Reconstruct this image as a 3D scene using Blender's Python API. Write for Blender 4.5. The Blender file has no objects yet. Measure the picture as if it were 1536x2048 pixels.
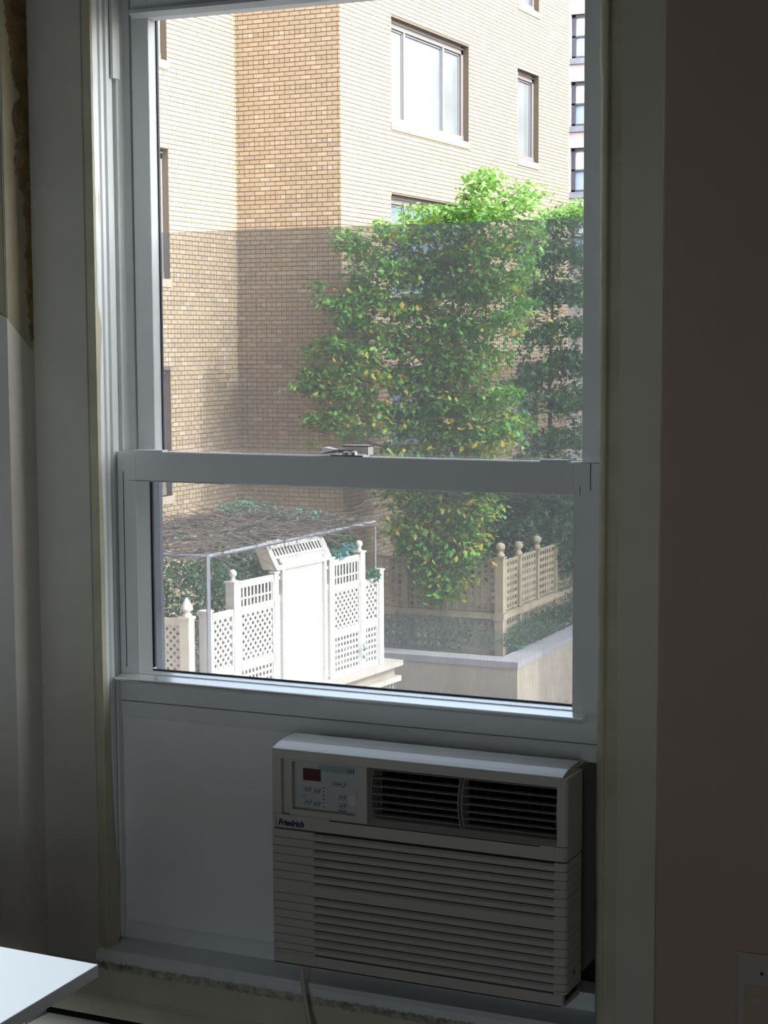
import bpy, bmesh, math, random
from math import sin, cos, pi, radians
from mathutils import Vector, Matrix

random.seed(7)
SC = bpy.context.scene
COL = SC.collection

# ------------------------------------------------------------------ camera
W_PX, H_PX, F_PX = 1536, 2048, 3529.5
YAW, PITCH, ROLL = .42953, .09738, -.00469
CAM = Vector((1.20, -2.62, 1.55))
F = Vector((-sin(YAW)*cos(PITCH), cos(YAW)*cos(PITCH), -sin(PITCH)))
R0 = Vector((cos(YAW), sin(YAW), 0)); U0 = R0.cross(F)
RT = R0*cos(ROLL) + U0*sin(ROLL); UP = U0*cos(ROLL) - R0*sin(ROLL)
cd = bpy.data.cameras.new('camera'); cam = bpy.data.objects.new('camera', cd); COL.objects.link(cam)
M3 = Matrix((RT, UP, -F)).transposed()
cam.matrix_world = Matrix.Translation(CAM) @ M3.to_4x4()
cd.sensor_fit = 'VERTICAL'; cd.sensor_height = 24.0; cd.lens = F_PX/H_PX*24.0
cd.clip_start = .05; cd.clip_end = 300
SC.camera = cam

# ------------------------------------------------------------------ light
world = bpy.data.worlds.new('world'); SC.world = world; world.use_nodes = True
wn = world.node_tree; wn.nodes.clear()
sky = wn.nodes.new('ShaderNodeTexSky'); sky.sky_type = 'NISHITA'; sky.sun_disc = False
sky.sun_elevation = radians(42); sky.sun_rotation = radians(88); sky.air_density = 1.0; sky.dust_density = 2.0
wb = wn.nodes.new('ShaderNodeBackground'); wb.inputs['Strength'].default_value = 1.75
wo = wn.nodes.new('ShaderNodeOutputWorld')
hs_ = wn.nodes.new('ShaderNodeHueSaturation'); hs_.inputs['Saturation'].default_value = .5
wn.links.new(sky.outputs[0], hs_.inputs['Color']); wn.links.new(hs_.outputs[0], wb.inputs[0]); wn.links.new(wb.outputs[0], wo.inputs[0])
sl = bpy.data.lights.new('sun', 'SUN'); sun = bpy.data.objects.new('sun', sl); COL.objects.link(sun)
sl.energy = 6.3; sl.angle = radians(.6); sl.color = (1.0, .985, .985)
sd = Vector((cos(radians(42))*cos(radians(2)), cos(radians(42))*sin(radians(2)), sin(radians(42))))
sun.rotation_euler = sd.to_track_quat('Z', 'Y').to_euler()
pl = bpy.data.lights.new('window_portal', 'AREA'); po = bpy.data.objects.new('window_portal', pl); COL.objects.link(po)
pl.shape = 'RECTANGLE'; pl.size = .95; pl.size_y = 1.25; pl.cycles.is_portal = True
po.location = (-.065, .16, 1.56); po.rotation_euler = (radians(-90), 0, 0)   # faces the room
pl2 = pl.copy(); po2 = bpy.data.objects.new('fill_window_portal', pl2); COL.objects.link(po2); pl2.size = .75; pl2.size_y = 1.25
po2.location = (1.55, -4.72, 1.50); po2.rotation_euler = (radians(90), 0, 0)  # portal for the window added behind the camera
SC.view_settings.view_transform = 'Standard'; SC.view_settings.look = 'None'
SC.view_settings.gamma = 1.0; SC.view_settings.use_curve_mapping = False
SC.view_settings.exposure = 0.0
SC.cycles.max_bounces = 12; SC.cycles.diffuse_bounces = 6; SC.cycles.transparent_max_bounces = 16
SC.cycles.use_denoising = True; SC.cycles.sample_clamp_indirect = 6.0

# ------------------------------------------------------------------ materials
def mat(name, col, rough=.7, var=.0, vscale=8, bump=0, bscale=60, spec=.3, metal=0, attr=None, transl=0,
        patch=None, pscale=3, pthr=.55, stretch=None):
    m = bpy.data.materials.new(name); m.use_nodes = True; nt = m.node_tree; n = nt.nodes; l = nt.links
    b = n['Principled BSDF']; out = n['Material Output']
    b.inputs['Base Color'].default_value = (*col, 1); b.inputs['Roughness'].default_value = rough
    b.inputs['Specular IOR Level'].default_value = spec; b.inputs['Metallic'].default_value = metal
    tc = n.new('ShaderNodeTexCoord'); src = None; vec = tc.outputs['Object']
    if stretch:
        mp = n.new('ShaderNodeMapping'); mp.inputs['Scale'].default_value = stretch
        l.new(vec, mp.inputs[0]); vec = mp.outputs[0]
    if attr:
        a = n.new('ShaderNodeAttribute'); a.attribute_name = attr; src = a.outputs['Color']
    if var:
        t = n.new('ShaderNodeTexNoise'); t.inputs['Scale'].default_value = vscale; t.inputs['Detail'].default_value = 5
        l.new(vec, t.inputs['Vector'])
        r = n.new('ShaderNodeMapRange'); r.inputs[3].default_value = 1-var; r.inputs[4].default_value = 1+var
        r.inputs[1].default_value = .3; r.inputs[2].default_value = .7
        l.new(t.outputs[0], r.inputs[0])
        mx = n.new('ShaderNodeVectorMath'); mx.operation = 'SCALE'
        if src: l.new(src, mx.inputs[0])
        else: mx.inputs[0].default_value = col
        l.new(r.outputs[0], mx.inputs['Scale']); src = mx.outputs[0]
    if patch:
        t2 = n.new('ShaderNodeTexNoise'); t2.inputs['Scale'].default_value = pscale; t2.inputs['Detail'].default_value = 8
        t2.inputs['Roughness'].default_value = .62
        l.new(tc.outputs['Object'], t2.inputs['Vector'])
        r2 = n.new('ShaderNodeMapRange'); r2.inputs[1].default_value = pthr; r2.inputs[2].default_value = pthr+.03
        l.new(t2.outputs[0], r2.inputs[0])
        mc = n.new('ShaderNodeMix'); mc.data_type = 'RGBA'; l.new(r2.outputs[0], mc.inputs[0])
        if src: l.new(src, mc.inputs[6])
        else: mc.inputs[6].default_value = (*col, 1)
        mc.inputs[7].default_value = (*patch, 1); src = mc.outputs[2]
    if src: l.new(src, b.inputs['Base Color'])
    if bump:
        t3 = n.new('ShaderNodeTexNoise'); t3.inputs['Scale'].default_value = bscale; t3.inputs['Detail'].default_value = 4
        l.new(vec, t3.inputs['Vector'])
        bp = n.new('ShaderNodeBump'); bp.inputs['Strength'].default_value = bump; bp.inputs['Distance'].default_value = .01
        l.new(t3.outputs[0], bp.inputs['Height']); l.new(bp.outputs[0], b.inputs['Normal'])
    if transl:
        tr = n.new('ShaderNodeBsdfTranslucent'); ms = n.new('ShaderNodeMixShader'); ms.inputs[0].default_value = transl
        if src: l.new(src, tr.inputs[0])
        else: tr.inputs[0].default_value = (*col, 1)
        l.new(b.outputs[0], ms.inputs[1]); l.new(tr.outputs[0], ms.inputs[2]); l.new(ms.outputs[0], out.inputs[0])
    return m

def glass_mat(name, tint=(.93, .95, .95), haze=.05, dust=0, spec=.08, thread=0):
    m = bpy.data.materials.new(name); m.use_nodes = True; nt = m.node_tree; n = nt.nodes; l = nt.links; n.clear()
    out = n.new('ShaderNodeOutputMaterial'); tr = n.new('ShaderNodeBsdfTransparent'); tr.inputs[0].default_value = (*tint, 1)
    gl = n.new('ShaderNodeBsdfGlossy'); gl.inputs['Roughness'].default_value = .02
    fr = n.new('ShaderNodeLayerWeight'); fr.inputs[0].default_value = .35
    mr = n.new('ShaderNodeMapRange'); mr.inputs[3].default_value = spec*.5; mr.inputs[4].default_value = spec*6
    l.new(fr.outputs['Fresnel'], mr.inputs[0])
    m1 = n.new('ShaderNodeMixShader'); l.new(mr.outputs[0], m1.inputs[0]); l.new(tr.outputs[0], m1.inputs[1]); l.new(gl.outputs[0], m1.inputs[2])
    # thin film of dirt that scatters light through the pane
    df = n.new('ShaderNodeBsdfTranslucent'); df.inputs[0].default_value = (.85, .85, .82, 1)
    d2 = n.new('ShaderNodeBsdfDiffuse'); d2.inputs[0].default_value = (.8, .8, .78, 1)
    m2 = n.new('ShaderNodeMixShader'); m2.inputs[0].default_value = .3; l.new(df.outputs[0], m2.inputs[1]); l.new(d2.outputs[0], m2.inputs[2])
    tc = n.new('ShaderNodeTexCoord')
    t = n.new('ShaderNodeTexNoise'); t.inputs['Scale'].default_value = 5; t.inputs['Detail'].default_value = 6; l.new(tc.outputs['Object'], t.inputs['Vector'])
    r = n.new('ShaderNodeMapRange'); r.inputs[1].default_value = .3; r.inputs[2].default_value = .7
    r.inputs[3].default_value = haze*.6; r.inputs[4].default_value = haze*1.4; l.new(t.outputs[0], r.inputs[0])
    fac = r.outputs[0]
    if dust:
        v = n.new('ShaderNodeTexNoise'); v.inputs['Scale'].default_value = 260; v.inputs['Detail'].default_value = 3; l.new(tc.outputs['Object'], v.inputs['Vector'])
        r2 = n.new('ShaderNodeMapRange'); r2.inputs[1].default_value = .62; r2.inputs[2].default_value = .78; r2.inputs[3].default_value = 0; r2.inputs[4].default_value = dust
        l.new(v.outputs[0], r2.inputs[0])
        ad = n.new('ShaderNodeMath'); ad.operation = 'ADD'; l.new(fac, ad.inputs[0]); l.new(r2.outputs[0], ad.inputs[1]); fac = ad.outputs[0]
    m3 = n.new('ShaderNodeMixShader'); l.new(fac, m3.inputs[0]); l.new(m1.outputs[0], m3.inputs[1]); l.new(m2.outputs[0], m3.inputs[2])
    l.new(m3.outputs[0], out.inputs[0])
    return m

def screen_mat(name):
    m = bpy.data.materials.new(name); m.use_nodes = True; nt = m.node_tree; n = nt.nodes; l = nt.links; n.clear()
    out = n.new('ShaderNodeOutputMaterial'); tr = n.new('ShaderNodeBsdfTransparent')
    df = n.new('ShaderNodeBsdfDiffuse'); df.inputs[0].default_value = (.30, .31, .32, 1)
    tl = n.new('ShaderNodeBsdfTranslucent'); tl.inputs[0].default_value = (.07, .07, .075, 1)
    m1 = n.new('ShaderNodeMixShader'); m1.inputs[0].default_value = .5; l.new(df.outputs[0], m1.inputs[1]); l.new(tl.outputs[0], m1.inputs[2])
    tc = n.new('ShaderNodeTexCoord'); sp = n.new('ShaderNodeSeparateXYZ'); l.new(tc.outputs['Object'], sp.inputs[0])
    def wave(sock, pitch):
        a = n.new('ShaderNodeMath'); a.operation = 'MULTIPLY'; a.inputs[1].default_value = 2*pi/pitch; l.new(sock, a.inputs[0])
        s = n.new('ShaderNodeMath'); s.operation = 'SINE'; l.new(a.outputs[0], s.inputs[0]); return s.outputs[0]
    wx = wave(sp.outputs[0], .0034); wz = wave(sp.outputs[2], .0034)
    r = n.new('ShaderNodeMapRange'); r.inputs[1].default_value = -1; r.inputs[2].default_value = 1
    r.inputs[3].default_value = .33; r.inputs[4].default_value = .44; l.new(wx, r.inputs[0])
    r2 = n.new('ShaderNodeMapRange'); r2.inputs[1].default_value = -1; r2.inputs[2].default_value = 1
    r2.inputs[3].default_value = -.012; r2.inputs[4].default_value = .012; l.new(wz, r2.inputs[0])
    ad = n.new('ShaderNodeMath'); ad.operation = 'ADD'; l.new(r.outputs[0], ad.inputs[0]); l.new(r2.outputs[0], ad.inputs[1])
    ms = n.new('ShaderNodeMixShader'); l.new(ad.outputs[0], ms.inputs[0]); l.new(tr.outputs[0], ms.inputs[1]); l.new(m1.outputs[0], ms.inputs[2])
    l.new(ms.outputs[0], out.inputs[0])
    return m

M = {}
M['wall_l'] = mat('plaster_offwhite', (.60, .58, .54), .85, var=.07, vscale=3, bump=.15, bscale=25)
M['wall_old'] = mat('plaster_yellowed', (.44, .405, .28), .85, var=.15, vscale=5, bump=.3, bscale=30, patch=(.42, .38, .27), pscale=7, pthr=.56)
M['wall_r'] = mat('paint_taupe', (.40, .32, .26), .85, var=.05, vscale=3, bump=.1, bscale=25)
M['peel'] = mat('bare_brown_coat', (.24, .17, .08), .9, var=.35, vscale=25, bump=.6, bscale=60, patch=(.34, .29, .20), pscale=38, pthr=.6)
M['trim'] = mat('trim_paint_cream', (.57, .56, .46), .6, var=.05, vscale=6, bump=.12, bscale=40)
M['trim_left'] = mat('trim_paint_left', (.56, .54, .48), .6, var=.05, vscale=6, bump=.12, bscale=40)
M['yellow'] = mat('aged_caulk', (.52, .50, .38), .7, var=.12, vscale=12, bump=.2, bscale=60)
M['alum'] = mat('white_window_frame', (.75, .775, .785), .42, var=.02, vscale=12, spec=.4)
M['gasket'] = mat('dark_gasket', (.03, .035, .05), .6)
M['screenframe'] = mat('dark_screen_frame', (.05, .06, .08), .5)
M['panel'] = mat('white_filler_panel', (.84, .87, .87), .16, spec=.5)
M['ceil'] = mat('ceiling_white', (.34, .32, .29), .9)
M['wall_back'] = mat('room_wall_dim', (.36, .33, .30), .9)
M['floor'] = mat('floor_wood', (.22, .14, .08), .5, var=.2, vscale=6)
M['sill'] = mat('sill_paint', (.56, .54, .43), .7, var=.1, vscale=8, bump=.25, bscale=30)
M['crumb'] = mat('crumbled_plaster', (.45, .43, .36), .95, var=.5, vscale=60, bump=1, bscale=90)
M['dark'] = mat('gap_shade_black', (.008, .008, .008), .9)  # black that puts the shade of gaps and openings into the colour
M['ac'] = mat('ac_plastic', (.50, .49, .45), .45, spec=.35)
M['acgloss'] = mat('ac_top_plastic', (.55, .55, .53), .25, spec=1.0)
M['alumgloss'] = mat('glossy_white_sill', (.92, .94, .96), .22, spec=.8, metal=.6)
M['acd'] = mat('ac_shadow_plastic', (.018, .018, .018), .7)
M['fin'] = mat('ac_fin', (.30, .30, .28), .5)
M['ctrl'] = mat('control_face', (.46, .48, .47), .4)
M['ctrlhead'] = mat('control_header', (.30, .34, .35), .4)
M['btn'] = mat('button_face', (.42, .44, .44), .45)
M['ink'] = mat('dark_ink', (.04, .045, .05), .5)
M['blueink'] = mat('logo_ink', (.02, .04, .11), .5)
M['teal'] = mat('teal_print', (.10, .22, .24), .5)
M['red'] = mat('display_red', (.10, .012, .012), .25)
M['sticker'] = mat('sticker', (.62, .60, .62), .5)
M['table'] = mat('white_laminate', (.80, .83, .84), .35, spec=.5)
M['blackmetal'] = mat('black_metal', (.02, .02, .022), .4)
M['chrome'] = mat('sash_lock_metal', (.78, .78, .80), .25, metal=.9)
M['plate'] = mat('outlet_cover', (.42, .37, .34), .5)
M['brick'] = mat('tan_brick', (.5, .4, .27), .9, attr='col', var=.08, vscale=30)
M['mortar'] = mat('mortar', (.13, .105, .08), .95)
M['sillstone'] = mat('sill_brick', (.40, .34, .27), .9, var=.1, vscale=6)
M['wframe'] = mat('bronze_window_frame', (.20, .18, .17), .5)
M['wframe2'] = mat('far_window_frame', (.10, .10, .12), .5)
M['pane'] = mat('reflecting_pane', (.17, .19, .195), .06, spec=.6, var=.15, vscale=.9)
M['pane_dark'] = mat('blue_pane', (.12, .17, .24), .06, spec=.6, var=.2, vscale=1.5)
M['pane_far'] = mat('far_blue_pane', (.42, .50, .58), .08, spec=.6)
M['shade'] = mat('white_window_shade', (.85, .87, .88), .5)
M['pink'] = mat('pinkish_brick', (.55, .44, .41), .9, var=.1, vscale=5)
M['white'] = mat('white_painted_wood', (.64, .64, .62), .55, var=.03, vscale=5)
M['cream'] = mat('cream_painted_wood', (.78, .72, .60), .6, var=.1, vscale=3)
M['beige'] = mat('beige_weathered_wood', (.33, .29, .21), .7, var=.2, vscale=4)
M['metalbar'] = mat('galvanised_bar', (.20, .21, .25), .5)
M['stucco'] = mat('tan_stucco', (.30, .26, .21), .95, var=.12, vscale=3, bump=.4, bscale=30)
M['coping'] = mat('grey_coping_stone', (.27, .26, .28), .9, var=.15, vscale=4)
M['ledge'] = mat('grey_ledge', (.40, .37, .33), .9, var=.15, vscale=4)
M['ground'] = mat('yard_paving', (.22, .21, .19), .95, var=.2, vscale=1)
M['leaf'] = mat('leaf', (.1, .3, .06), .45, attr='col', transl=.35, spec=.4)
M['twig'] = mat('dead_twig', (.24, .19, .16), .9, attr='col')
M['bark'] = mat('bark', (.16, .11, .08), .9, var=.3, vscale=9)
M['glass_up'] = glass_mat('upper_glass', (.97, .98, .97), .006, 0, .05)
M['glass_low'] = glass_mat('dusty_lower_glass', (.95, .97, .96), .022, .22, .05)
M['screen'] = screen_mat('insect_screen_mesh')

# ------------------------------------------------------------------ mesh helpers
class MB:
    def __init__(s): s.v = []; s.f = []; s.c = None
    def add(s, vs, fs):
        o = len(s.v); s.v += [tuple(v) for v in vs]; s.f += [tuple(i+o for i in f) for f in fs]; return s
    def box(s, x0, x1, y0, y1, z0, z1):
        v = [(x, y, z) for x in (x0, x1) for y in (y0, y1) for z in (z0, z1)]
        return s.add(v, [(0, 1, 3, 2), (4, 6, 7, 5), (0, 4, 5, 1), (2, 3, 7, 6), (0, 2, 6, 4), (1, 5, 7, 3)])
    def prism(s, poly, axis, a, b):
        # poly: 2D points; axis 'z': (x,y); 'x': (y,z); 'y': (x,z)
        def P(p, t):
            return {'z': (p[0], p[1], t), 'x': (t, p[0], p[1]), 'y': (p[0], t, p[1])}[axis]
        n = len(poly); v = [P(p, a) for p in poly] + [P(p, b) for p in poly]
        f = [tuple(range(n)), tuple(range(2*n-1, n-1, -1))] + [(i, i+n, (i+1) % n+n, (i+1) % n) for i in range(n)]
        return s.add(v, f)
    def tube(s, pts, r, seg=6, cap=True):
        pts = [Vector(p) for p in pts]; n = len(pts)
        rs = r if isinstance(r, (list, tuple)) else [r]*n
        v = []
        for i, p in enumerate(pts):
            d = (pts[min(i+1, n-1)]-pts[max(i-1, 0)]).normalized()
            a = d.cross(Vector((0, 0, 1)) if abs(d.z) < .9 else Vector((1, 0, 0))).normalized(); b = d.cross(a)
            for k in range(seg):
                t = 2*pi*k/seg; v.append(p+(a*cos(t)+b*sin(t))*rs[i])
        f = [(i*seg+k, i*seg+(k+1) % seg, (i+1)*seg+(k+1) % seg, (i+1)*seg+k) for i in range(n-1) for k in range(seg)]
        if cap: f += [tuple(range(seg-1, -1, -1)), tuple(range((n-1)*seg, n*seg))]
        return s.add(v, f)
    def lathe(s, prof, c, seg=12):
        v = []; n = len(prof)
        for r, z in prof:
            for k in range(seg):
                t = 2*pi*k/seg; v.append((c[0]+r*cos(t), c[1]+r*sin(t), c[2]+z))
        f = [(i*seg+k, i*seg+(k+1) % seg, (i+1)*seg+(k+1) % seg, (i+1)*seg+k) for i in range(n-1) for k in range(seg)]
        f += [tuple(range(seg-1, -1, -1)), tuple(range((n-1)*seg, n*seg))]
        return s.add(v, f)
    def xform(s, mtx, start=0):
        s.v = s.v[:start] + [tuple(mtx @ Vector(v)) for v in s.v[start:]]; return s
    def build(s, name, m, parent=None, bevel=0, seg=2, smooth=False):
        me = bpy.data.meshes.new(name); me.from_pydata(s.v, [], s.f); me.materials.append(m)
        bm = bmesh.new(); bm.from_mesh(me); bmesh.ops.recalc_face_normals(bm, faces=bm.faces); bm.to_mesh(me); bm.free()
        if s.c is not None:
            at = me.color_attributes.new('col', 'FLOAT_COLOR', 'POINT')
            flat = [x for c in s.c for x in (c[0], c[1], c[2], 1)]
            at.data.foreach_set('color', flat)
        if smooth:
            for p in me.polygons: p.use_smooth = True
        o = bpy.data.objects.new(name, me); COL.objects.link(o)
        if parent: o.parent = parent
        if bevel:
            b = o.modifiers.new('bevel', 'BEVEL'); b.width = bevel; b.segments = seg; b.limit_method = 'ANGLE'; b.angle_limit = radians(35)
        return o

def tag(o, label=None, cat=None, group=None, kind=None):
    if label: o['label'] = label
    if cat: o['category'] = cat
    if group: o['group'] = group
    if kind: o['kind'] = kind
    return o
def empty(name, loc=(0, 0, 0), rz=0, **k):
    o = bpy.data.objects.new(name, None); COL.objects.link(o); o.location = loc; o.rotation_euler = (0, 0, rz)
    o.empty_display_size = .1
    return tag(o, **k)
def share(name, src, parent, loc):
    o = bpy.data.objects.new(name, src.data); COL.objects.link(o); o.parent = parent; o.location = loc; return o
def B(x0, x1, y0, y1, z0, z1): return MB().box(x0, x1, y0, y1, z0, z1)

# ================================================================== ROOM SHELL
ZC = 2.75
def struct(mb, name, m, label=None, bevel=0, cat=None, seg=2):
    return tag(mb.build(name, m, bevel=bevel, seg=seg), label, cat, kind='structure')
WX0, WX1 = -.642, .50            # the recess for the window
w = MB()
w.box(-2.4, WX0, -.137, .22, 0, ZC)
struct(w, 'wall_front', M['wall_l'], 'smooth off-white plaster wall at the left edge of the window recess', bevel=.004)
struct(B(WX1, 2.1, -.137, .22, 0, ZC), 'wall_front_right', M['wall_r'], 'dark taupe painted wall right of the window', bevel=.006, seg=3)
struct(B(WX0, WX1, -.06, .22, 2.45, ZC), 'wall_front_head', M['wall_l'], 'plaster wall above the window')
struct(B(WX0, WX1, -.062, .22, 0, .40), 'wall_front_apron', M['sill'], 'painted wall below the window sill')
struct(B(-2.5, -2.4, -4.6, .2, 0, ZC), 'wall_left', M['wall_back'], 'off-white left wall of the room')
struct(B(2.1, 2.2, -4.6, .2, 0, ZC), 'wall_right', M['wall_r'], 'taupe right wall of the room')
struct(B(-2.5, 1.15, -4.7, -4.6, 0, ZC).box(1.95, 2.2, -4.7, -4.6, 0, ZC).box(1.15, 1.95, -4.7, -4.6, 0, .85).box(1.15, 1.95, -4.7, -4.6, 2.15, ZC), 'wall_back', M['wall_back'], 'beige back wall of the room with an opening added for fill light')
w2 = struct(B(1.15, 1.20, -4.69, -4.61, .85, 2.15).box(1.90, 1.95, -4.69, -4.61, .85, 2.15).box(1.2, 1.9, -4.69, -4.61, .85, .90).box(1.2, 1.9, -4.69, -4.61, 2.10, 2.15).box(1.2, 1.9, -4.68, -4.62, 1.48, 1.53), 'added_fill_window', M['alum'], 'unseen window added behind the camera for fill light')  # not in view; added to fill the room with light
B(1.2, 1.9, -4.652, -4.648, .9, 2.1).build('glass', M['glass_up'], w2)
struct(B(-2.5, 2.2, -4.7, .22, -.1, 0), 'floor', M['floor'], 'brown wooden floor')
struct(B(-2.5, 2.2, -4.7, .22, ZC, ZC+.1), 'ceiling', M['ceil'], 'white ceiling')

# upper part of the left wall: older rough plaster above a slanting cut, with a thick peeling seam in the corner
def zcut(d):      # d = distance from the outer arris back into the recess
    return 1.586 - .75*d
old = MB()
old.prism([(-2.4, 2.30), (-.6455, 1.592), (-.6455, ZC), (-2.4, ZC)], 'y', -.1385, -.136)
o = struct(old, 'trim_1', M['wall_old'], 'yellowed old plaster coat above the slanting patch edge, left wall face')
old = MB()
old.prism([(-.137, 1.586), (-.047, 1.517), (-.047, ZC), (-.137, ZC)], 'x', -.6425, -.6408)
struct(old, 'trim_2', M['wall_old'], 'yellowed old plaster on the side of the window recess above the slanting patch edge')
# smooth patch panel below the cut stands slightly proud
pt = MB()
pt.prism([(-.1366, .02), (-.064, .02), (-.064, 1.530), (-.1366, 1.585)], 'x', -.643, -.6395)
pt.prism([(-2.4, .02), (-.6395, .02), (-.6395, 1.588), (-.66, 1.60), (-2.4, 2.20)], 'y', -.1405, -.1365)
struct(pt, 'trim_3', M['wall_l'], 'smooth plaster patch with a slanting cut top edge at the left wall corner')
# peeling brown strip in the corner
prng = random.Random(3)
pts = []
prof = [(2.75, .070), (2.3, .066), (2.2, .060), (2.10, .058), (2.03, .046), (1.99, .040), (1.962, .020), (1.945, .044), (1.92, .046), (1.90, .036),
        (1.87, .038), (1.85, .043), (1.83, .036), (1.81, .030), (1.795, .016), (1.78, .020), (1.74, .013), (1.70, .016), (1.66, .013), (1.63, .018), (1.60, .012), (1.57, .008), (1.545, .003)]
edge = []
for i in range(len(prof)-1):
    (za, wa), (zb, wbb) = prof[i], prof[i+1]; k = max(2, int((za-zb)/.006))
    for j in range(k):
        t = j/k; edge.append((za+(zb-za)*t, max(.002, wa+(wbb-wa)*t+prng.uniform(-.004, .004))))
v, f = [], []
for i, (z, wd) in enumerate(edge):
    v += [(-.6405, -.062, z), (-.6380-prng.uniform(0, .0015), -.068, z), (-.6385-prng.uniform(0, .0012), -.066-wd*.95, z), (-.6408, -.066-wd, z)]
    if i:
        a = (i-1)*4; b = i*4
        for q in range(3): f.append((a+q, b+q, b+q+1, a+q+1))
pb = MB(); pb.add(v, f)
struct(pb, 'trim_4', M['peel'], 'ragged strip of peeling brown paint in the upper left corner of the recess')

# casings -----------------------------------------------------------------
tl = B(WX0, -.530, -.065, .0, .43, 2.46)
struct(tl, 'trim_5', M['trim_left'], 'flat painted casing board left of the window', bevel=.002)
# caulked band + chamfer next to the left casing, slightly irregular
def wobble_strip(xa, xb, ya, yb, z0, z1, amp, seed, n=60, dep=.02):
    r = random.Random(seed); v = []; f = []; off = 0
    for i in range(n+1):
        z = z0+(z1-z0)*i/n; off = off*.8+r.uniform(-amp, amp)
        v += [(xa, ya+dep, z), (xa, ya, z), (xb+off, yb, z), (xb+off, yb+dep, z)]
        if i:
            a = (i-1)*4; b = i*4
            f += [(a, b, b+1, a+1), (a+1, b+1, b+2, a+2), (a+2, b+2, b+3, a+3)]
    m = MB(); m.add(v, f); return m
struct(wobble_strip(-.531, -.5135, -.0615, -.0645, .455, 2.46, .0007, 5), 'trim_6', M['yellow'], 'narrow yellowed caulk band beside the left casing')
# left jamb profile (plan x,y), extruded up
jl = [(-.60, -.02), (-.5135, -.0645), (-.5115, -.052), (-.5125, -.044), (-.5175, -.041), (-.5175, -.034), (-.5145, -.031), (-.5145, -.022), (-.521, -.020), (-.521, -.014), (-.516, -.011), (-.5155, 0), (-.5155, .0), (-.60, .0)]
struct(MB().prism(jl, 'z', .485, 2.46), 'trim_7', M['alum'], 'stepped white metal reveal on the left of the window')
# irregular plaster lip on the left reveal
lip = MB(); v = []; f = []; r = random.Random(9)
lp = [(.47, .030), (.56, .034), (.62, .036), (.66, .024), (.80, .016), (1.0, .010), (1.2, .011), (1.35, .006), (1.50, .009), (1.57, .017), (1.62, .005), (1.80, .004), (2.2, .003), (2.45, .003)]
n = 90
for i in range(n+1):
    z = lp[0][0]+(lp[-1][0]-lp[0][0])*i/n
    for a, b in zip(lp, lp[1:]):
        if a[0] <= z <= b[0]: wd = a[1]+(b[1]-a[1])*(z-a[0])/(b[0]-a[0])
    wd += r.uniform(-.0008, .0008)
    v += [(-.5145, -.0655, z), (-.5115, -.0645, z), (-.5100, -.0640+wd, z), (-.5140, -.0630+wd, z)]
    if i:
        a = (i-1)*4; b = i*4
        for q in range(3): f.append((a+q, b+q, b+q+1, a+q+1))
lip.add(v, f)
struct(lip, 'trim_8', M['yellow'], 'uneven cream plaster lip along the edge of the left reveal')

# right side: rounded stop, recessed strip, casing
def arc(cx, cy, r, a0, a1, n=6):
    return [(cx+r*cos(radians(a0+(a1-a0)*i/n)), cy+r*sin(radians(a0+(a1-a0)*i/n))) for i in range(n+1)]
st = MB(); r = random.Random(11); n = 110; v = []; f = []; off = 0
for i in range(n+1):
    z = .30+(2.46-.30)*i/n; off = off*.85+r.uniform(-.0005, .0005)
    jog = .003 if z > 1.93 else (0 if z > 1.14 or z < 1.08 else -.0015)
    pf = [(.385-jog+off, -.012), (.385-jog+off, -.050)] + [(p[0]-jog*(1-k/6)+off*(1-k/6), p[1]) for k, p in enumerate(arc(.399, -.054, .0145, 180, 270, 6))] + [(.4005, -.06)]
    v += [(a, b, z) for a, b in pf]; q = len(pf)
    if i:
        for k in range(q-1): f.append(((i-1)*q+k, i*q+k, i*q+k+1, (i-1)*q+k+1))
st.add(v, f); o = st.build('trim_9', M['yellow'], smooth=True); tag(o, 'rounded cream stop bead along the right of the window', kind='structure')
struct(B(.398, .421, -.0635, .0, .30, 2.46), 'trim_10', M['yellow'], 'narrow recessed yellowish strip beside the right casing')
struct(B(.419, WX1+.02, -.0675, .0, .30, 2.46), 'trim_11', M['trim'], 'flat cream casing board right of the window', bevel=.0015)
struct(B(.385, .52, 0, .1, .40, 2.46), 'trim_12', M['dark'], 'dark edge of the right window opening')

# sill group -----------------------------------------------------------------
struct(MB().prism([(-.078, .452), (-.076, .472), (-.070, .479), (.02, .479), (.02, .40), (-.078, .40)], 'x', WX0+.112, .386), 'trim_13', M['alum'], 'painted sill ledge below the window panel')
cr = MB(); r = random.Random(21); n = 260; v = []; f = []
for i in range(n+1):
    x = WX0+.115+(.90)*i/n
    v += [(x, -.079, .459+r.uniform(-.002, .003)), (x, -.0805-r.uniform(0, .0025), .455+r.uniform(-.002, .002)), (x, -.081-r.uniform(0, .002), .449+r.uniform(-.003, .001)), (x, -.079, .447)]
    if i:
        for q in range(3): f.append(((i-1)*4+q, i*4+q, i*4+q+1, (i-1)*4+q+1))
cr.add(v, f); struct(cr, 'trim_14', M['crumb'], 'crumbling plaster joint under the sill')
struct(MB().prism([(-.092, .392), (-.082, .400), (-.080, .452), (-.06, .452), (-.06, .36), (-.085, .362)], 'x', WX0+.004, WX1-.002), 'trim_15', M['sill'], 'yellowed lower sill board with a worn front edge')
struct(B(-.80, WX1, -.145, -.062, .20, .346), 'trim_16', M['trim_left'], 'painted ledge at the foot of the window wall', bevel=.004)
struct(B(WX0, WX1, -.075, -.062, .345, .358), 'trim_17', M['dark'], 'black strip standing in for the shade of the gap under the lower sill board')  # solid strip, blackened to read as a shaded gap

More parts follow.
